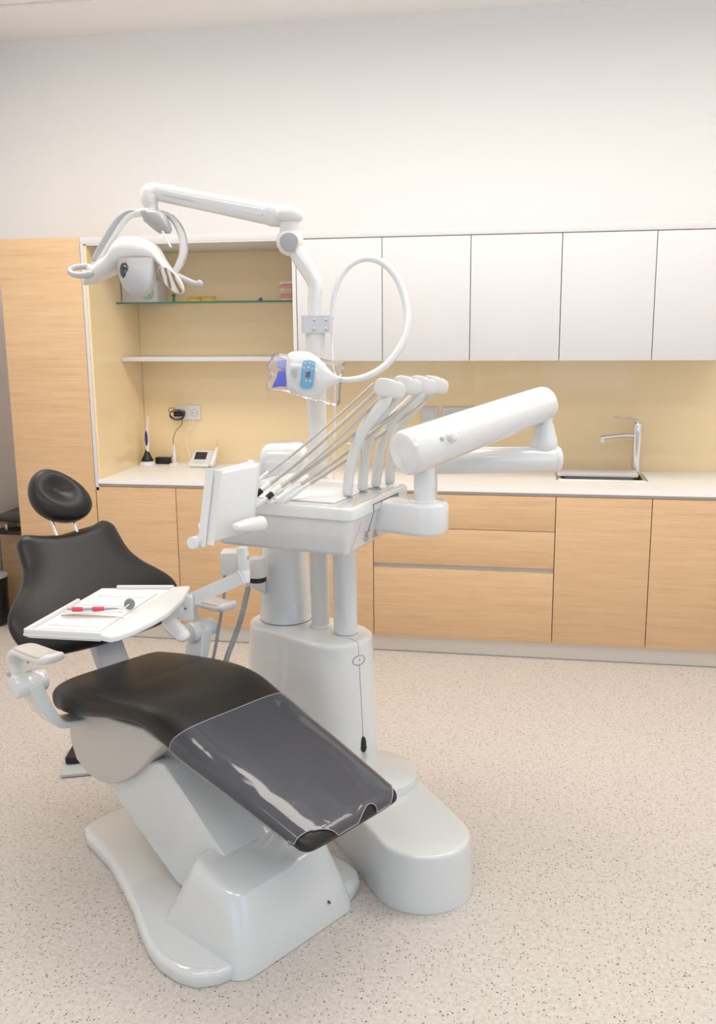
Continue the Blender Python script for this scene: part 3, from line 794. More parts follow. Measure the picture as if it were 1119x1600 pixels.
# armrests
def armrest(sg):
    H0 = ch(-.865, sg*.285, .640); H1 = ch(-.865, sg*.385, .640)
    ar = obj('armrest', lathe(H0, W*sg, [(.020, -.002), (.034, .002), (.037, .010), (.037, .040), (.0365, .041), (.0365, .043), (.037, .044), (.037, .098), (.033, .104), (.012, .106)], 30), M['plastic'], chair)
    # pad: a curved tongue starting at the hub and reaching forward
    path = [(-.905, .655), (-.925, .705), (-.885, .742), (-.81, .748), (-.73, .752), (-.69, .768)]
    pp = catmull([V((a, b_, 0)) for a, b_ in path], 6); rings = []
    for i, p in enumerate(pp):
        f = i/(len(pp)-1)
        q0, q1 = pp[max(i-1, 0)], pp[min(i+1, len(pp)-1)]; d = (q1-q0).normalized()
        hw = .026+.013*math.sin(PI/2*min(1, f*1.6)); tk = .015*(1 if f < .9 else math.sqrt(max(.05, 1-((f-.9)/.1)**2)))
        if f > .9: hw *= math.sqrt(max(.2, 1-((f-.9)/.1)**2))
        cpt = ch(p.x, sg*.340, p.y); nrm = (L*(-d.y)+Z*d.x)
        rings.append(circ(cpt, W, nrm, hw, tk, 24, 2.8))
    obj('arm_pad', loft(rings), M['plastic_w'], ar, 60)
    # beige top inlay
    rings = []
    for i, p in enumerate(pp):
        f = i/(len(pp)-1)
        if f < .32 or f > .97: continue
        q0, q1 = pp[max(i-1, 0)], pp[min(i+1, len(pp)-1)]; d = (q1-q0).normalized()
        g2 = (f-.32)/.65; hw = .036*math.sqrt(max(.04, 1-(2*g2-1)**4)); cpt = ch(p.x, sg*.340, p.y); nrm = (L*(-d.y)+Z*d.x)
        rings.append(circ(cpt+nrm*.010, W, nrm, hw, .0095*math.sqrt(max(.1, 1-(2*g2-1)**4)), 24, 2.6))
    obj('pad_inlay', loft(rings), M['arm_pad'], ar, 60, label='beige soft inlay')
    # bracket from hub down under the seat
    b1 = [(-.40+.015, .640), (-.31, .640), (-.285, .60), (-.262, .535), (-.235, .497), (-.17, .490), (-.10, .492), (-.10, .476), (-.17, .470), (-.25, .476), (-.30, .505), (-.335, .55), (-.375, .60)]
    pth = [(.335, .640), (.318, .585), (.292, .528), (.262, .492), (.20, .479), (.10, .480)]
    pp2 = catmull([V((a, b_, 0)) for a, b_ in pth], 6); rings = []
    for i, p in enumerate(pp2):
        f = i/(len(pp2)-1); q0, q1 = pp2[max(i-1, 0)], pp2[min(i+1, len(pp2)-1)]; d = (q1-q0).normalized()
        nrm = (W*sg*(-d.y)+Z*d.x)
        hl = .037+.010*math.sin(PI*f); tk = .032*(1-f)+.008
        rings.append([q for q in rrect(ch(-.862+.015*f, sg*p.x, p.y), L, nrm, hl, tk*.6, .006)])
    obj('bracket', loft(rings), M['plastic_b'], ar, 50)
armrest(-1); armrest(1)
obj('backrest_strut', prism([P0+W*x+BD*y-BN*.10 for x, y in [(-.20, -.02), (-.20, -.08), (-.33, -.165), (-.345, -.135)]], -BN*.02, .004), M['lgrey'], chair)

# foot control
c = thing('foot_control', (-1.72, -1.50, 0), 'foot control pedal with black top on the floor behind the chair base', 'pedal')
u = V((.93, .36, 0)).normalized(); v = V((-.36, .93, 0)).normalized(); PO = V((-1.69, -1.505, 0))
obj('base', box((-.085, -.05, .002), (.20, .17, .016), .004, o=PO, ax=u, ay=v), M['lgrey'], c)
obj('pedal', prism([PO+u*a+v*b_+Z*.018 for a, b_ in [(-.075, .03), (.16, .03), (.16, .16), (-.055, .16)]], Z*.032, .008), M['black'], c, label='black pedal')

# ================================================================== DENTAL UNIT (column, posts, foot, cuspidor)
unit = thing('dental_unit', (-.765, -1.44, 0), 'white floor-standing dental unit column with long rounded foot and upright posts', 'dental unit')
CA, CB = V((-.892, -1.372, 0)), V((-.676, -1.497, 0))
prof_c = [(.172, .0), (.171, .05), (.163, .20), (.143, .50), (.1375, .595), (.1370, .602), (.1355, .609), (.1325, .6145), (.128, .6175), (.122, .6190), (.115, .6195)]
obj('column_housing', loft([stadium(CA, CB, r, z, 20) for r, z in prof_c]), M['plastic'], unit, 50)
# foot
Dv = V((.545, -.838, 0)).normalized(); Pv = V((-Dv.y, Dv.x, 0))
FC = V((-.293, -2.046, 0)); FB = FC-Dv*.62
obj('foot', loft([stadium(FB, FC, r, z, 24) for r, z in ((.158, .001), (.157, .02), (.147, .160), (.1462, .170), (.1445, .1755), (.1405, .179), (.136, .1805), (.128, .181))]), M['plastic_b'], unit, 50)
obj('turntable', lathe(V((-.515, -1.735, 0)), Z, [(.168, .15), (.168, .20), (.165, .209), (.155, .213), (.05, .215)], 48), M['plastic_b'], unit)
# posts
PA, PB, PC = V((-.895, -1.354, 0)), V((-.742, -1.435, 0)), V((-.637, -1.490, 0))
obj('cuspidor_post', lathe(PA, Z, [(.098, .619), (.098, .66), (.0965, .70), (.0960, .7005), (.0960, .7015), (.0965, .702), (.089, .86), (.086, 1.0), (.086, 1.12)], 40), M['plastic'], unit)
obj('post_joint', lathe(PA, Z, [(.0985, .618), (.0985, .622)], 40), M['line'], unit)
obj('delivery_post', lathe(PC, Z, [(.0435, .621), (.0435, 1.03)], 32), M['plastic'], unit)
obj('post_joint', lathe(PC, Z, [(.0442, .619), (.0442, .6225)], 32), M['softline'], unit)
obj('lamp_post', lathe(PB, Z, [(.040, .619), (.040, .624), (.036, .629), (.034, .631), (.034, 1.70), (.030, 1.705)], 32), M['plastic_w'], unit)
# seams on the housing end
def on_end(a_deg, z, r): return V((CB.x+r*math.cos(math.radians(a_deg)), CB.y+r*math.sin(math.radians(a_deg)), z))
def r_at(z):
    for (r0, z0), (r1, z1) in zip(prof_c, prof_c[1:]):
        if z <= z1: return r0+(r1-r0)*(z-z0)/(z1-z0)
    return prof_c[-1][0]
t = tube([on_end(-41, z, r_at(z)+.0002) for z in (.268, .33, .40, .47, .535)], .0012, 6, 3)
tube([on_end(-41, z, r_at(z)+.0002) for z in (.575, .59, .600)]+[on_end(-41, .612, .1352), on_end(-41, .6182, .1285), on_end(-41, .6203, .117), on_end(-41, .6203, .08)], .0009, 6, 1, bm=t)
obj('housing_seam', t, M['softline'], unit)
t = tube([on_end(-41+11*math.cos(a), .553+.017*math.sin(a), r_at(.553+.017*math.sin(a))+.0002) for a in [i*PI/16 for i in range(33)]], .0011, 6, 1)
obj('oval_port', t, M['line'], unit, label='oval cover outline')
obj('port_screw', ellipsoid(on_end(-40, .555, r_at(.555)), X, Y, Z, .003, .003, .004, 8, 6), M['softline'], unit)
ring_s = [on_end(-41+5.0*math.cos(a)*(1 if math.sin(a) < 0 else .8), .236+.036*math.sin(a)*(1 if math.sin(a) > 0 else .7), r_at(.236)+.002) for a in [i*PI/14 for i in range(28)]]
t = loft([ring_s, [p+(V((CB.x, CB.y, p.z))-p)*.1 for p in ring_s]]); obj('cable_port', t, M['black'], unit, label='black cable slot')

# cuspidor head on the big post
cc_ = V((-.905, -1.275, 0)); uu = RH; vv = FH
rings = [rrect(cc_+Z*z, uu, vv, hx, hy, r) for z, hx, hy, r in ((1.06, .075, .07, .03), (1.09, .093, .088, .03), (1.20, .093, .088, .03), (1.235, .092, .085, .035), (1.262, .086, .078, .04), (1.278, .072, .064, .045), (1.283, .05, .04, .04))]
obj('cuspidor_housing', loft(rings), M['plastic'], unit, 50)
obj('housing_lid', loft([rrect(cc_-FH*.088+Z*1.175, uu, Z, hx, hy, .02) for hx, hy in ((.070, .055), (.068, .053))] , bm=None) if False else box((-.068, -.0925, 1.10), (.050, -.088, 1.222), .002, o=cc_, ax=uu, ay=vv), M['plastic'], unit)
bl = at(455, 776, 3.42)
obj('spittoon_bowl', lathe(V((bl.x, bl.y, 1.06)), Z, [(.06, -.03), (.085, .0), (.105, .045), (.110, .055), (.104, .055), (.07, .02), (.02, .01)], 36), M['plastic'], unit)
obj('side_shelf', ellipsoid(at(462, 752, 3.5), RH, FH, Z, .06, .05, .035, 24, 12), M['plastic'], unit)
# water/suction holder at left of the big post
SH = at(361, 880, 3.45)
obj('suction_holder', box((-.036, -.03, -.040), (.030, .05, .046), .008, o=SH, ax=RH, ay=FH), M['plastic_w'], unit)
q = at(401, 886, 3.42)
obj('suction_body', lathe(V((q.x, q.y, q.z-.05)), Z, [(.034, .015), (.036, .019), (.036, .07), (.030, .085)], 28), M['plastic_w'], unit)
obj('suction_ring', lathe(V((q.x, q.y, q.z-.05)), Z, [(.030, -.004), (.0345, 0), (.0345, .014)], 28), M['black'], unit, label='black ring')
obj('bridge_arm', prism([at(x, y, 3.50) for x, y in [(370, 903), (415, 903), (415, 930), (404, 924), (385, 914), (368, 912)]], FH*.04, .005), M['plastic_w'], unit)
obj('drain_pipe', tube([at(497, 872, 3.62), at(488, 893, 3.62), at(486, 905, 3.62), at(490, 925, 3.62)], [.012, .015, .015, .01], 14), M['plastic'], unit)
# suction hoses
o = obj('suction_hose', tube([at(351, 893, 3.45), at(350, 930, 3.45), at(343, 975, 3.43), at(334, 1025, 3.42), at(322, 1075, 3.43), at(340, 1110, 3.45), at(385, 1100, 3.45)], .0058, 12), M['hose_grey'])
tag(o, 'thin grey suction hose, the narrower one hanging behind the seat', 'hose')
pts = catmull([at(388, 918, 3.45), at(377, 965, 3.42), at(365, 1000, 3.40), at(354, 1030, 3.38), at(345, 1070, 3.38), at(365, 1100, 3.4), at(400, 1095, 3.42)], 30)
t = tube([p for p in pts], [(.0105 if i % 2 else .0092) for i in range(len(pts))], 12, 1)
o = obj('suction_hose', t, M['hose_grey'])
tag(o, 'thick ribbed grey suction hose hanging beside the white column', 'hose')

# ================================================================== DELIVERY UNIT
ZH = 1.1846
T1 = V((-.5057, -2.0356, ZH)); du = V((.272, .962, 0)).normalized(); dv = V((-.972, .236, 0)).normalized()
du = (du - dv*du.dot(dv)).normalized()
def hd(u, v, z): return V((T1.x, T1.y, 0)) + du*u + dv*v + Z*z      # u away from the viewer, v to the left
deliv = thing('delivery_unit', hd(.24, .24, 1.03), 'white dentist delivery unit with four curved hose holders on a jointed balance arm', 'delivery unit')
UL, VL = .475, .52
def hring(i, z, r=.03, lu=0, lv=0):
    c0 = hd(UL/2, VL/2, z); return rrect(c0, du, dv, UL/2-i, VL/2-i, max(.006, r-i*.3))
obj('head_housing', loft([hring(.050, 1.030, .02), hring(.040, 1.034), hring(.034, 1.045), hring(.010, 1.146)]), M['plastic'], deliv, 50)
obj('top_tray', loft([hring(.006, 1.1465, .03), hring(.001, 1.150, .03), hring(0, 1.178, .03), hring(.004, 1.1846, .03), hring(.016, 1.1865, .03), hring(.030, 1.1800, .03), hring(.035, 1.1795, .03)]), M['plastic'], deliv, 40)
obj('top_mat', box((.09, .10, 1.1795), (.42, .42, 1.1845), .002, o=V((T1.x, T1.y, 0)), ax=du, ay=dv), M['tray'], deliv)
# seam on the right face, pictogram labels
t = tube([hd(.155, -.0005, 1.172), hd(.36, -.0005, 1.172), hd(.37, -.0005, 1.172)], .0014, 6, 1)
tube([hd(.16, -.0005, 1.170), hd(.165, -.0005, 1.150), hd(.150, .020, 1.07)], .0012, 6, 1, bm=t)
obj('side_seam', t, M['line'], deliv)
t = tube([hd(.075, .004, 1.130), hd(.055, .030, 1.045)], .0009, 6, 1); obj('side_seam', t, M['softline'], deliv)
t = bmesh.new()
for k, u0 in enumerate((.150, .225)):
    for row in range(4):
        for col in range(3):
            if (row*3+col+k) % 4 == 1: continue
            a = u0+col*.015; z = 1.088-row*.0105; ins = .0285-(z-1.045)*.238-.0008+.006
            box((a, ins, z-.007), (a+.011, ins+.003, z-.001), o=V((T1.x, T1.y, 0)), ax=du, ay=dv, bm=t)
obj('symbol_label', t, M['grey'], deliv, label='small grey printed symbols')
# bracket with the rounded end
bc0 = at(663, 800, 2.98); BC = V((bc0.x, bc0.y, 0)); BI = hd(.31, .06, 0)
obj('arm_bracket', loft([stadium(BI, BC, r, z, 20) for r, z in ((.066, 1.070), (.074, 1.074), (.077, 1.084), (.077, 1.160), (.074, 1.168), (.066, 1.171))]), M['plastic'], deliv, 50)
obj('bracket_disc', lathe(V((BC.x, BC.y, 1.171)), Z, [(.052, 0), (.052, .002), (.034, .006), (.033, .015)], 36), M['plastic'], deliv)
S0, S1 = at(634, 708, 2.90), at(846, 632, 3.24)
sd = (S1-S0).normalized()
obj('arm_neck', lathe(V((BC.x, BC.y, 1.175)), Z, [(.033, 0), (.033, .10), (.036, .135)], 28), M['plastic'], deliv)
SL = (S1-S0).length
obj('balance_arm', lathe(S0, sd, [(.055, -.012), (.066, -.008), (.0705, 0), (.0715, .012), (.0715, .06), (.069, .20), (.062, SL-.06), (.0600, SL+.006), (.058, SL+.018), (.051, SL+.028), (.036, SL+.034), (.01, SL+.036)], 48), M['plastic'], deliv)
nrmv = (-fwd - sd*(-fwd).dot(sd)).normalized()
kp = at(676, 703, 2.86)
obj('tension_knob', lathe(S0+sd*.135+nrmv*.060+Z*-.004, nrmv, [(.018, -.01), (.018, .018), (.014, .028), (.004, .032)], 24), M['plastic'], deliv)
obj('knob_screw', lathe(S0+sd*.095+nrmv*.066, nrmv, [(.007, -.01), (.0075, .006), (.003, .008)], 14), M['grey'], deliv)
obj('arm_slot', ellipsoid(S0+sd*.150+nrmv*.040-Z*.046, nrmv, sd, Z, .004, .0035, .009, 10, 8), M['grey'], deliv)
obj('arm_slot', ellipsoid(S1-sd*.02+nrmv*.034-Z*.044, nrmv, sd, Z, .004, .0035, .006, 10, 8), M['grey'], deliv)
E0 = at(852, 655, 3.24); ex, ey = E0.x, E0.y
zt = at(852, 640, 3.24).z; zb = at(852, 712, 3.24).z
obj('elbow', lathe(V((ex, ey, 0)), Z, [(.026, zt+.02), (.026, zt-.046), (.030, zt-.048), (.031, zt-.055), (.044, zb+.050), (.046, zb+.03), (.040, zb+.012)], 32), M['plastic'], deliv)
A0 = at(872, 717, 3.26); A1 = at(668, 716, 3.24); A1.z = A0.z
ad_ = (A1-A0).normalized()
obj('swing_arm', lathe(A0, ad_, [(.030, -.012), (.041, -.006), (.0445, .002), (.0445, .012), (.0438, .013), (.0445, .014), (.0455, .3), (.0455, (A1-A0).length), (.04, (A1-A0).length+.02)], 36), M['plastic'], deliv)
pB = A1+ad_*(-.005)
obj('riser', cyl(V((pB.x, pB.y, 1.07)), V((pB.x, pB.y, A0.z+.01)), .030), M['plastic'], deliv)
obj('link_arm', loft([stadium(V((PC.x, PC.y, 0)), V((pB.x, pB.y, 0)), r, z, 16) for r, z in ((.036, 1.031), (.042, 1.036), (.042, 1.085), (.036, 1.090))]), M['plastic'], deliv, 50)

# instrument holders and hoses
d1, d2, d3, d4 = 2.985, 3.07, 3.13, 3.21
hold = [
 (d1, [(543, 771), (546, 740), (554, 706), (566, 675), (585, 648), (602, 626), (608, 606)], (599, 605), .030, .036),
 (d2, [(566.5, 763), (569, 727), (575, 691), (586, 663), (606, 634), (630, 609), (634, 598)], (627, 600), .025, .036),
 (d3, [(587.5, 757), (593, 711), (602, 679), (616, 652), (639, 630), (658, 611), (660, 600)], (652, 600), .025, .036),
 (d4, [(609, 752), (612, 712), (622, 675), (634, 651), (653, 630), (672, 608), (676, 597)], (670, 600), .025, .036)]
ends = [(403, 768), (428, 773), (446, 771), (462, 770)]
Thold = at(600, 600, 3)
for k, (d, path, hc, hr, ln) in enumerate(hold):
    pw = [at(x, y, d) for x, y in path]
    # foot goes straight down onto the head
    h = obj('hose_holder', tube(pw, [.0165, .0165, .0175, .019, .020, .019, .017], 18, 8, flat=.8, upref=RH), M['holder'], deliv, 60)
    obj('foot_ring', lathe(V((pw[0].x, pw[0].y, pw[0].z-.012)), Z, [(.0172, -.004), (.0172, .001)], 20), M['grey'], h)
    hp = at(hc[0], hc[1], d-.030)
    dirr = (RH*.75+Z*-.55).normalized(); tu = FH; tv = dirr.cross(tu).normalized()
    # rounded pulley-like head: flat disc seen obliquely
    rad = (14.5 if k == 0 else 13.5)/FPX*d
    fa = (RH*.93+FH*.30-Z*.12).normalized(); fb = (Z*.97+RH*.16+FH*.1).normalized()
    bk = (FH*.75+RH*.62-Z*.22).normalized()
    rg = []
    for hh_, f in ((-.006, .70), (-.004, .88), (0, .98), (.004, 1.0), (.030, 1.0), (.052, .97), (.062, .90), (.067, .74), (.069, .4)):
        rg.append(circ(hp+bk*hh_+RH*(.004*max(0, hh_)/.04), fa, fb, rad*1.08*f, rad*f, 30, 2.5))
    obj('holder_head', loft(rg), M['holder'], h, 50)
    obj('head_slot', box((-.013, -.0025, -.003), (.013, .0025, .003), .001, o=hp+bk*.028+fb*rad*.99+fa*.012, ax=(fa-fb*.25).normalized(), ay=bk, az=fb), M['softline'], h)
lines = [((583, 600), (402, 752), d1, 2.90, .0038), ((586, 613), (404, 770), d1, 2.86, .0062), ((598, 618), (421, 775), d1+.02, 2.84, .0062),
         ((632, 608), (436, 768), d2, 2.86, .0058), ((655, 615), (452, 770), d3, 2.90, .0062), ((672, 618), (466, 768), d4, 2.95, .0062)]
hlab = ['beige grey instrument hose, the thinnest and uppermost of the fan', 'beige grey instrument hose, second from the top of the fan', 'beige grey instrument hose, third from the top of the fan',
        'beige grey instrument hose, fourth from the top of the fan', 'beige grey instrument hose, fifth from the top of the fan', 'beige grey instrument hose, lowest of the fan']
for k, (a, b_, da, db, r) in enumerate(lines):
    pa, pb = at(a[0], a[1], da), at(b_[0], b_[1], db)
    sag = [(.25, -.006), (.5, -.010), (.75, -.008)]
    o = thing('instrument_hose', pb, hlab[k], 'hose', 'instrument hoses')
    obj('whip_arm', tube([pa]+[pa+(pb-pa)*f+Z*s_ for f, s_ in sag]+[pb], r, 10, 6), M['hose'], o)
    dd = (pb-pa).normalized()
    obj('handpiece', cyl(pb-dd*.045, pb+dd*.055, r*1.35, r*1.1, 14, bev=.001), M['plastic'], o, label='white handpiece end')
    if k in (1, 2, 3): obj('coupling', cyl(pb-dd*.012, pb+dd*.010, r*1.5, r*1.5, 14), (M['black'], M['black'], M['brass'])[k-1], o, label=('black coupling', 'black coupling', 'brass coupling')[k-1])

# screen on the left of the delivery head
Pm = at(344, 739, 2.60); 
ga = at(405, 726, 2.75); wv = (ga-Pm); wv.z = 0; WL_ = wv.length; wv.normalize()
tv_ = V((-wv.y, wv.x, 0));
if tv_.dot(RH) > 0: tv_ = -tv_
lo = at(332, 849, 2.60); dz = V((lo.x-Pm.x, lo.y-Pm.y, lo.z-Pm.z)); HL_ = dz.length; dzn = (Pm-lo).normalized()
mon = obj('monitor', box((0, -HL_, 0), (WL_, 0, .024), .006, 3, o=Pm, ax=wv, ay=dzn, az=tv_), M['tray'], deliv, 50, label='white backed screen seen from behind')
obj('bezel', box((-.006, -HL_-.006, .024), (WL_+.006, .006, .042), .005, 3, o=Pm, ax=wv, ay=dzn, az=tv_), M['plastic'], mon, 50)
obj('screen_glass', box((.008, -HL_+.008, .042), (WL_-.008, -.008, .0432), o=Pm, ax=wv, ay=dzn, az=tv_), M['screen'], mon)
ka, kb = at(368, 824, 2.62), at(408, 818, 2.72)
obj('monitor_pivot', tube([ka, ka+(kb-ka)*.35, ka+(kb-ka)*.7, kb], [.012, .019, .022, .0225], 20), M['plastic'], deliv)
# handle bar left
h0, h1 = at(300, 849, 2.60), at(345, 834, 2.78)
obj('handle', cyl(h0, h1, .0175, bev=.004), M['plastic'], deliv)
obj('handle_arm', tube([at(322, 838, 2.66), at(316, 822, 2.70), at(325, 810, 2.76)], .012, 12), M['plastic'], deliv)

# ================================================================== TRAY TABLE
ZTR = .950
tt = thing('tray_table', (-1.12, -2.35, ZTR), 'white instrument tray table on an arm in front of the backrest', 'tray')
TA, TB, TC, TD = V((-1.266, -2.576, 0)), V((-1.052, -2.576, 0)), V((-1.030, -2.122, 0)), V((-1.247, -2.155, 0))
def trp(a, b_, z): # a 0..1 left-right, b 0..1 front-back
    p = TA*(1-a)*(1-b_)+TB*a*(1-b_)+TC*a*b_+TD*(1-a)*b_; return V((p.x, p.y, z))
def atz(px, py, z):
    d = (fwd+right*((px-559.5)/FPX)+upv*((800-py)/FPX)); return CAM+d*((z-CAM.z)/d.z)
def tr_ring(i, z):
    a, b_ = i/.26, i/.42
    return [trp(a, b_, z), trp(1-a, b_, z), trp(1-a, 1-b_, z), trp(a, 1-b_, z)]
obj('plate', loft([tr_ring(.012, ZTR-.016), tr_ring(0, ZTR-.006), tr_ring(0, ZTR), ]), M['tray'], tt)
lip = bmesh.new()
def lipseg(a0, b0, a1, b1, wd=.010, h=.012):
    p, q = trp(a0, b0, ZTR-.001), trp(a1, b1, ZTR-.001); d = (q-p).normalized(); s_ = V((-d.y, d.x, 0)); Ln = (q-p).length
    box((0, -wd/2, 0), (Ln, wd/2, h), .0025, 2, o=p, ax=d, ay=s_, bm=lip)
for seg_ in ((0.01, .015, .98, .015), (.015, .01, .015, .66), (.22, .985, 1.0, .985)):
    lip = bmesh.new(); lipseg(*seg_); obj('rim', lip, M['tray'], tt)
obj('liner', box((.024, .035, 0), (.190, .390, .004), .002, o=V((TA.x, TA.y, ZTR)), ax=(TB-TA).normalized(), ay=(TD-TA).normalized()), M['liner'], tt, label='white moulded inner tray')
t = bmesh.new()
for k, yy in enumerate((.06, .15, .24, .33)):
    box((.034, yy, .0035), (.180, yy+.004, .0065), .001, o=V((TA.x, TA.y, ZTR)), ax=(TB-TA).normalized(), ay=(TD-TA).normalized(), bm=t)
obj('liner_ribs', t, M['liner'], tt)
# side flange on the right
fl = [trp(.99, .0, ZTR)]+[atz(x, y, ZTR) for x, y in ((172, 999), (186, 996), (206, 989), (238, 974), (262, 960), (286, 938), (297, 918))]+[trp(.99, .995, ZTR)]
fl = [V((p.x, p.y, ZTR-.010)) for p in fl]
obj('side_flange', prism(fl, Z*.016, .004), M['tray'], tt)
# arm of the tray
jt = at(380, 880, 2.80); jx, jy = jt.x, jt.y
zt1, zb1 = at(380, 862, 2.80).z, at(380, 912, 2.80).z
obj('joint', lathe(V((jx, jy, 0)), Z, [(.016, zb1), (.0195, zb1+.003), (.0195, (zt1+zb1)/2-.006), (.0188, (zt1+zb1)/2-.005), (.0195, (zt1+zb1)/2-.004), (.0195, zt1-.012), (.015, zt1+.015)], 24), M['plastic'], tt)
obj('joint_screw', lathe(at(387.5, 871, 2.785), -fwd, [(.006, 0), (.0055, .003), (.002, .004)], 12), M['steel'], tt)
a0, a1 = at(376, 903, 2.80), at(294, 939, 2.86); dd = (a1-a0).normalized(); sdv = V((-dd.y, dd.x, 0)).normalized(); uv = dd.cross(sdv)
if uv.z < 0: uv = -uv
obj('arm', box((-.01, -.012, -.016), ((a1-a0).length, .012, .016), .003, o=a0, ax=dd, ay=sdv, az=uv), M['plastic'], tt)
b0 = at(290, 945, 2.84)
obj('clamp_block', box((-.022, -.02, -.045), (.024, .02, .030), .005, o=b0, ax=RH, ay=FH), M['plastic'], tt)
obj('clamp_arm', box((-.045, -.018, -.02), (.0, .018, .012), .004, o=at(287, 952, 2.82), ax=RH, ay=FH), M['plastic_b'], tt)
obj('clamp_screw', ellipsoid(at(290, 951, 2.818), RH, FH, Z, .003, .002, .003, 8, 6), M['line'], tt)
# lever block under the tray
l0, l1 = at(268, 976, 2.72), at(287, 994, 2.70)
obj('lever', tube([l0+(l0-l1)*.3, l0, (l0+l1)/2, l1], [.022, .026, .026, .024], 20, flat=.8), M['plastic'], tt)

# instruments on the tray
TZ = ZTR+.0075
def tr(px, py):
    d = (fwd+right*((px-559.5)/FPX)+upv*((800-py)/FPX)); return CAM+d*((TZ-CAM.z)/d.z)
P1, P2_ = tr(106, 954), tr(184, 953)
c = thing('dental_mirror', P1, 'mouth mirror with coral red grip on the instrument tray', 'dental mirror')
dd = (P2_-P1).normalized()
obj('handle', tube([P1+Z*.004, P1+dd*.05+Z*.004, P1+dd*.11+Z*.004, P2_+Z*.004], [.0035, .0042, .0040, .0022], 12, 4), M['grey'], c)
for a, b_ in ((.012, .042), (.068, .100)): obj('grip', cyl(P1+dd*a+Z*.004, P1+dd*b_+Z*.004, .0062, .0055, 14, bev=.0015), M['red'], c, label='coral red rubber grip')
mc = tr(203, 951)+Z*.013
obj('stem', tube([P2_+Z*.004, tr(192, 955)+Z*.006, mc], .0012, 6), M['steel'], c)
mn = (-fwd*.95+Z*.15-RH*.1).normalized(); mu, mv = frame(mn)
obj('mirror_disc', lathe(mc, mn, [(.0145, -.0015), (.0158, 0), (.0158, .001), (.0145, .0016), (.01, .0017)], 28), M['mirror_g'], c, label='round grey mirror head')
P1, P2_ = tr(97, 963), tr(184, 962)
o = obj('dental_probe', tube([tr(100, 958)+Z*.002, tr(140, 959)+Z*.002, tr(180, 957)+Z*.003, tr(193, 960)+Z*.004], [.0012, .0020, .0014, .0006], 8), M['steel'])
tag(o, 'thin steel probe lying between the mouth mirror and the tweezers', 'dental probe')
c = thing('tweezers', tr(95, 963), 'long steel tweezers, frontmost instrument on the white tray', 'tweezers')
for s_ in (-1, 1):
    obj('arm', tube([tr(96, 963)+Z*.002, tr(120, 964+s_*1.2)+Z*.003, tr(160, 965.5+s_*1.0)+Z*.003, tr(188, 966)+Z*.002, tr(194, 969)+Z*.001], [.0028, .0030, .0018, .0011, .0006], 8, flat=.5, upref=Z), M['brass'], c)

# ================================================================== OPERATING LAMP
DL = 3.29
PT = V((PB.x, PB.y, 0))
lamp = thing('operating_lamp', V((PB.x, PB.y, 1.70)), 'white operating lamp with grey handles on a jointed arm above the headrest', 'lamp')
dp = (V((PT.x, PT.y, 1.72))-CAM).dot(fwd)
pl = [V((PT.x, PT.y, 1.69)), V((PT.x, PT.y, 1.80)), at(493, 448, dp-.02), at(486, 428, dp-.02), at(471, 405, dp-.02), at(457, 382, dp-.02)]
obj('pole_bend', tube(pl, [.0235, .0235, .0245, .030, .030, .027], 24, 8), M['plastic'], lamp)
jc = at(453, 378, dp-.02)
jn = (-fwd*.95+RH*.05-Z*.1).normalized()
obj('lower_joint', ellipsoid(jc+fwd*.0, RH, Z, FH, .047, .047, .050, 30, 18), M['plastic_w'], lamp, 60)
ju, jv = RH, (Z+fwd*.2).normalized()
capr = []
for rr, hh in ((1.0, .0), (1.0, .010), (.93, .014), (.5, .016)):
    capr.append([jc-FH*(.040+hh)+RH*(.036*rr*math.cos(a)*(1-.12*(1-math.sin(a))))+Z*(-.004+.032*rr*math.sin(a)*(1.0)) for a in [2*PI*i/28 for i in range(28)]])
obj('joint_cap', loft(capr), M['grey'], lamp, label='grey oval joint cap')
zc = at(453, 356, dp-.02)
obj('swivel_collar', lathe(V((jc.x, jc.y, 0)), Z, [(.034, jc.z+.02), (.034, zc.z+.018), (.0335, zc.z+.0185), (.037, zc.z+.020), (.037, zc.z+.045)], 30), M['plastic_w'], lamp)
tj = at(449, 336, dp-.02)
tj.x, tj.y = jc.x, jc.y
obj('upper_joint', loft([circ(tj+Z*h, RH, FH, a, b_, 32, 2.4) for h, a, b_ in ((-.024, .036, .036), (-.018, .046, .044), (0, .049, .047), (.014, .046, .044), (.022, .036, .034), (.027, .02, .02))]), M['plastic_w'], lamp, 50)
obj('joint_window', ellipsoid(tj+Z*.018-FH*.005+RH*-.004, RH, FH, Z, .030, .028, .016, 24, 10), M['lgrey'], lamp)
r0 = at(438, 338, dp-.02); r1 = at(246, 300, 3.30)
ax_ = (r1-r0).normalized(); RLn = (r1-r0).length
su = ax_.cross(Z).normalized(); sv = su.cross(ax_).normalized()
obj('arm_knuckle', loft([circ(r0+ax_*h, sv, su, a, b_, 28, 2.6) for h, a, b_ in ((-.03, .030, .030), (0, .036, .036), (.03, .040, .037), (.038, .038, .036))]), M['plastic_w'], lamp, 50)
obj('lamp_arm', loft([circ(r0+ax_*h, sv, su, a, b_, 36, 2.5) for h, a, b_ in ((.036, .034, .032), (.040, .0365, .034), (.06, .037, .0345), (RLn*.5, .033, .032), (RLn-.03, .0305, .030), (RLn, .029, .029))]), M['plastic'], lamp, 50)
obj('arm_inlay', ellipsoid(r0+ax_*(RLn-.045)+sv*.0265-su*0, ax_, su, sv, .030, .011, .006, 20, 8), M['lgrey'], lamp)
obj('arm_screw', ellipsoid(r0+ax_*.055-su*.034*(1 if su.dot(fwd) > 0 else -1)-sv*.008, ax_, su, sv, .003, .002, .004, 8, 6), M['grey'], lamp)
obj('arm_groove', box((.30, -.0008, -.0012), (RLn-.03, .0008, .0012), o=r0-su*.0325*(1 if su.dot(fwd) > 0 else -1)-sv*.008, ax=ax_, ay=su, az=sv), M['lgrey'], lamp)
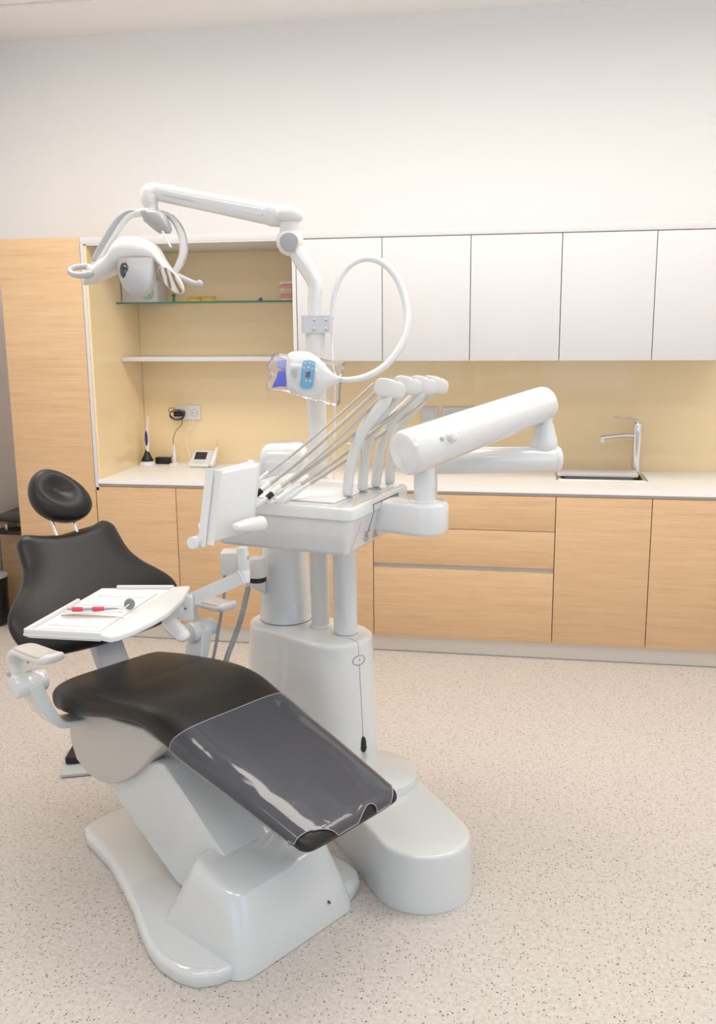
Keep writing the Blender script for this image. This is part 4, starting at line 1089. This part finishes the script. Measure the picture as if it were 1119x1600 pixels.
ek = at(236, 304, 3.30)
obj('elbow_joint', tube([r1+ax_*-.01, at(242, 300, 3.30), at(235, 303, 3.30), at(234, 313, 3.30), at(235, 320, 3.30)], [.028, .0315, .034, .032, .027], 26, 6), M['plastic_w'], lamp, 60)
nk = at(236, 318, 3.30)
obj('neck', lathe(V((nk.x, nk.y, 0)), Z, [(.0245, nk.z+.015), (.0245, nk.z-.010), (.024, nk.z-.0105), (.0255, nk.z-.012), (.026, nk.z-.040), (.030, nk.z-.060)], 28), M['plastic_w'], lamp)
# grey joint body
gb = [circ(at(x, y, 3.28), RH, FH, a, b_, 26, 2.8) for x, y, a, b_ in ((236, 330, .034, .034), (240, 335, .042, .040), (246, 347, .042, .040), (254, 358, .032, .034), (257, 364, .020, .026))]
obj('joint_body', loft(gb), mat('mid_grey_plastic', (.36, .365, .37), .3), lamp, 55, label='grey joint housing')
obj('focus_pin', tube([at(254, 362, 3.22), at(258, 370, 3.215), at(267, 386, 3.20)], .0035, 8), M['plastic_w'], lamp)
# fork: two curved arms
fp = [(240, 330), (222, 332), (205, 336), (190, 350), (172, 378), (158, 400), (148, 414)]
obj('fork_arm', tube([at(x, y, 3.29-.0*i) for i, (x, y) in enumerate(fp)], [.014, .014, .013, .012, .012, .012, .013], 16, 6), M['plastic_w'], lamp)
fp = [(216, 332), (203, 333), (190, 342), (176, 362), (162, 386), (150, 408)]
obj('fork_grip', tube([at(x-2.5, y-1.5, 3.285) for x, y in fp], [.007, .009, .0115, .0125, .0125, .0115], 16, 6), M['grey'], lamp, label='grey rubber strip on the left fork arm')
fp = [(252, 332), (264, 337), (276, 350), (285, 370), (287, 392), (281, 412), (271, 428)]
obj('fork_arm', tube([at(x, y, 3.31) for x, y in fp], [.012, .013, .017, .020, .020, .017, .013], 16, 6, flat=.7), M['plastic_w'], lamp)
obj('fork_rib', tube([at(x+5.5, y-1, 3.305) for x, y in fp[1:-1]], .0022, 8, 6), M['grey'], lamp)
# reflector shell
top_c = [(131, 440), (140, 424), (150, 414), (160, 404.5), (170, 401), (177, 393), (181, 380), (190, 372), (203, 370), (216, 370.5), (230, 373.5), (242, 379), (249, 387), (254, 401), (264, 415), (276, 427), (284, 438), (288, 452)]
bot_c = [(131, 446), (150, 444), (168, 434), (180, 428), (192, 422), (204, 417), (215, 414.6), (231, 413.5), (246, 415), (256, 420), (266, 430), (276, 444), (284, 456), (288, 458)]
def ylook(tab, x):
    if x <= tab[0][0]: return tab[0][1]
    for a, b_ in zip(tab, tab[1:]):
        if x <= b_[0]: return a[1]+(b_[1]-a[1])*(x-a[0])/(b_[0]-a[0])
    return tab[-1][1]
rings = []
xsL = [131, 134, 139, 145, 151, 157, 163, 169, 174, 178, 182, 186, 191, 197, 204, 212, 220, 228, 236, 242, 246, 250, 254, 259, 265, 271, 277, 282, 286, 288.5]
for x in xsL:
    yt, yb = ylook(top_c, x), ylook(bot_c, x)
    f = (x-131)/(288.5-131); dep_ = .024+.085*max(0, math.sin(PI*f))**.7
    if x < 133: dep_ = .012
    if x > 287: dep_ = .010
    cpt = at(x, (yt+yb)/2, 3.29); hh = (yb-yt)/2/FPX*3.29
    rings.append(circ(cpt, Z, FH, max(hh, .003), dep_, 30, 2.3))
shell = obj('reflector_shell', loft(rings), M['plastic_w'], lamp, 70)
sm = shell.modifiers.new('smooth', 'SMOOTH'); sm.factor = .5; sm.iterations = 6
# lamp body under the shell
rings = []
for x, y, a, b_ in ((214, 404, .070, .06), (214, 414, .066, .062), (215, 428, .063, .064), (216, 440, .058, .060), (217, 450, .049, .050), (218, 458, .036, .036), (219, 463, .020, .020)):
    rings.append(circ(at(x, y, 3.24), RH, FH, a, b_, 34, 2.5))
obj('light_housing', loft(rings), M['lgrey'], lamp, 60, label='pale grey light housing')
ln_ = (-fwd*.75-RH*.60-Z*.1).normalized()
lc = at(197, 425, 3.24)-FH*.040-RH*.018
lu, lv = frame(ln_)
obj('bulb_window', ellipsoid(at(195.5, 423, 3.187), RH, Z, FH, .018, .029, .010, 24, 12), mat('dark_reflector', (.13, .12, .12), .12, metal=.9), lamp, label='dark oval bulb opening')
# right mirror wing
ma, mb = at(249, 418, 3.21), at(285, 457, 3.21); md = (mb-ma).normalized(); mc = (ma+mb)/2
mnv = (-fwd*.86-RH*.35-Z*.30); mnv = (mnv-md*mnv.dot(md)).normalized(); mw = md.cross(mnv).normalized()
ML = (mb-ma).length/2
obj('mirror_rim', loft([circ(mc+mnv*h, md, mw, ML*a, .026*a, 36) for h, a in ((-.020, .80), (-.008, 1.0), (0, 1.04), (.002, 1.0), (-.001, .95))]), M['plastic_w'], lamp, 50)
obj('mirror_reflector', loft([circ(mc+mnv*h, md, mw, ML*a, .026*a, 36) for h, a in ((.0015, .96), (-.004, .8), (-.007, .6), (-.009, .3), (-.0095, .05))]), M['mirror'], lamp, 60, label='mirror reflector with reflection streaks painted into its colour')
# handles
hp = [at(x, y, d) for x, y, d in ((142, 417, 3.26), (128, 416.5, 3.26), (114, 419, 3.25), (109, 424, 3.24), (116, 429, 3.23), (132, 430, 3.22), (142, 427, 3.22))]
obj('left_handle', tube(hp, [.010, .0105, .010, .0095, .010, .0115, .011], 14, 6), M['lgrey'], lamp, label='grey loop handle')
obj('handle_hub', tube([at(139, 419, 3.25), at(146, 423, 3.25), at(150, 427, 3.26)], [.012, .018, .014], 16), M['plastic_w'], lamp)
obj('right_handle', tube([at(278, 432, 3.26), at(291, 438, 3.25), at(303, 442.5, 3.24), at(311, 444, 3.24)], [.012, .011, .0095, .0095], 14), M['lgrey'], lamp, label='grey straight handle')
obj('handle_knob', ellipsoid(at(312, 443, 3.24), RH, FH, Z, .012, .012, .012, 18, 12), M['lgrey'], lamp)

# ================================================================== WHITENING LAMP on gooseneck
DW = dp-.06
wl = thing('whitening_lamp', at(500, 506, dp), 'white whitening lamp with blue control panel on a gooseneck clamped to the pole', 'lamp')
zc0, zc1 = at(497, 520, dp).z, at(497, 493, dp).z
cb = V((PB.x, PB.y, 0))
obj('clamp', loft([rrect(cb+RH*.008-FH*.0+Z*z, RH, FH, .054, .042, .012) for z in (zc0, zc0+.002, zc1-.002, zc1)]), mat('clamp_grey', (.64, .64, .67), .3), wl, 40)
t = bmesh.new()
for px, py in ((492, 500), (492, 514), (510, 500), (510, 514)):
    p = at(px, py, dp); p = p - FH*.043; lathe(p, -FH, [(.0055, -.01), (.0055, .002), (.003, .003)], 10, bm=t)
obj('clamp_screws', t, M['steel'], wl)
gp = [(519, 497), (520, 478), (524, 455), (533, 432), (549, 413), (572, 404), (597, 410), (618, 431), (631, 460), (637, 492), (633, 525), (620, 551), (600, 573), (574, 588), (548, 593.5), (528, 593)]
gw = [at(x, y, dp-.03-.05*i/15) for i, (x, y) in enumerate(gp)]
obj('gooseneck', tube(gw, [.0078, .008, .009, .0095, .0105, .011, .012, .0125, .013, .013, .0128, .0125, .0125, .012, .0105, .010], 16, 6), M['plastic'], wl, 60)
bd = []
for x, y, hy, hz in ((529, 593.5, .012, .012), (520, 592, .020, .020), (510, 590, .040, .030), (498, 588, .064, .042), (484, 586, .078, .046), (468, 584, .076, .046), (456, 582, .070, .044), (450, 581, .062, .038), (447, 581, .03, .02)):
    bd.append(circ(at(x, y, DW-.03), upv, fwd, hy, hz, 32, 2.3))
obj('lamp_head', loft(bd), M['plastic'], wl, 60)
def front(px, py, dd_=.0): return at(px, py, DW-.078-dd_)
# control panel
def panel(pts, th, m_, name, lab=None, dd_=0.0):
    obj(name, prism([front(x, y, dd_) for x, y in pts], -fwd*th, 0), m_, wl, label=lab)
pr_ = []
for x, y in [(474, 564), (481, 562.5), (488, 563.5), (493, 566), (492, 580), (489.5, 600), (488, 606), (480, 608), (472, 607), (468.5, 603), (470.5, 588), (472.5, 570)]: pr_.append((x, y))
panel(pr_, .002, M['cyan'], 'control_panel', 'sky blue control panel')
panel([(478.5, 581), (485, 580.5), (484.5, 590), (478, 590)], .0035, M['black'], 'display', 'small dark display')
t = bmesh.new()
for px, py, r in ((477, 568, .0032), (484, 567, .0032), (490, 569, .0028), (475, 575, .003), (482, 574, .0034), (488, 576, .003), (478.5, 595, .0042), (485, 595.5, .0042)):
    lathe(front(px, py, .001), -fwd, [(r, 0), (r, .0018), (r*.6, .0024)], 12, bm=t)
obj('buttons', t, M['tooth'], wl)
t = bmesh.new()
for k, (x, l_) in enumerate(((455.5, 12), (458, 15), (460.5, 17), (463, 14))):
    prism([front(x-k*.1, 576, .0012), front(x+.7, 576, .0012), front(x+.2, 576+l_, .0012), front(x-.5, 576+l_, .0012)], -fwd*.0006, 0, bm=t)
obj('label_lines', t, M['softline'], wl, label='fine grey lines of print')
# blue mouth shield
sh = [at(x, y, DW-.05) for x, y in ((434, 580), (449, 578.5), (448, 592), (446, 604), (436, 603), (425, 605), (427, 600), (432, 590))]
obj('mouth_shield', prism(sh, fwd*.03, .003), M['blue'], wl, label='blue mouth shield')
sh = [at(x, y, DW-.045) for x, y in ((433, 564), (440, 561), (449, 562), (450, 570), (448, 577), (440, 577), (433, 571))]
obj('shield_guard', prism(sh, fwd*.03, .003), M['blue_l'], wl, label='pale violet blue guard')
obj('power_cord', tube([at(518, 517, dp-.02), at(519.5, 545, dp-.02), at(521, 575, dp-.03), at(526, 590, dp-.05)], .0028, 8), M['plastic'], wl)
o = obj('pole_cord', tube([at(523, 600, dp-.01), at(523, 640, dp), at(523, 690, dp+.01), at(522, 740, dp+.02), at(520, 790, dp+.03)], .0026, 8), M['cream'])
tag(o, 'thin cream cord hanging straight down beside the lamp pole', 'cord')
# transparent bag: crumpled pillow of film round the lamp head
outl = [(421, 566), (428, 555), (440, 553), (470, 559), (498, 560), (520, 564), (539, 565), (536, 585), (533, 605), (529, 633), (505, 629), (486, 625), (465, 618), (440, 610), (418, 609), (419, 596), (424, 585), (417, 575)]
bc_ = at(480, 590, DW-.03)
rings = []
oc = smooth_closed([at(x, y, DW-.03) for x, y in outl], 5)
random.seed(3)
for f, h in ((1.0, 0), (.985, .018), (.93, .036), (.80, .052), (.55, .060), (.2, .062)):
    rings.append([bc_+(p-bc_)*f+(-fwd)*(h+(random.random()-.5)*.007*(f < .99)) for p in oc])
back = []
for f, h in ((.985, .018), (.93, .036), (.80, .052), (.55, .060), (.2, .062)):
    back.append([bc_+(p-bc_)*f+fwd*(h+(random.random()-.5)*.007) for p in oc])
t = loft(list(reversed(back))+rings, cap=True)
o = obj('plastic_bag', t, M['bag'], angle=180)
tag(o, 'clear crumpled plastic bag wrapped over the whitening lamp head', 'bag')
t = None

# bucket shape added in place of an unidentified black shape, far left
c = thing('bin', (-3.09, -.02, 0), 'unidentified black object under the desk at the left picture edge', 'bin')
obj('bucket', lathe(V((-3.06, .14, .02)), Z, [(.085, 0), (.085, .004), (.092, .20), (.096, .27), (.090, .27), (.084, .02)], 28), M['black'], c)
obj('rim', lathe(V((-3.06, .14, .287)), Z, [(.097, 0), (.099, .004), (.097, .010), (.088, .010)], 28), M['grey'], c)
c.location = (-3.06, .14, 0)
for ch_ in c.children: ch_.location = V((-3.09, -.02, 0))-V((-3.06, .14, 0))
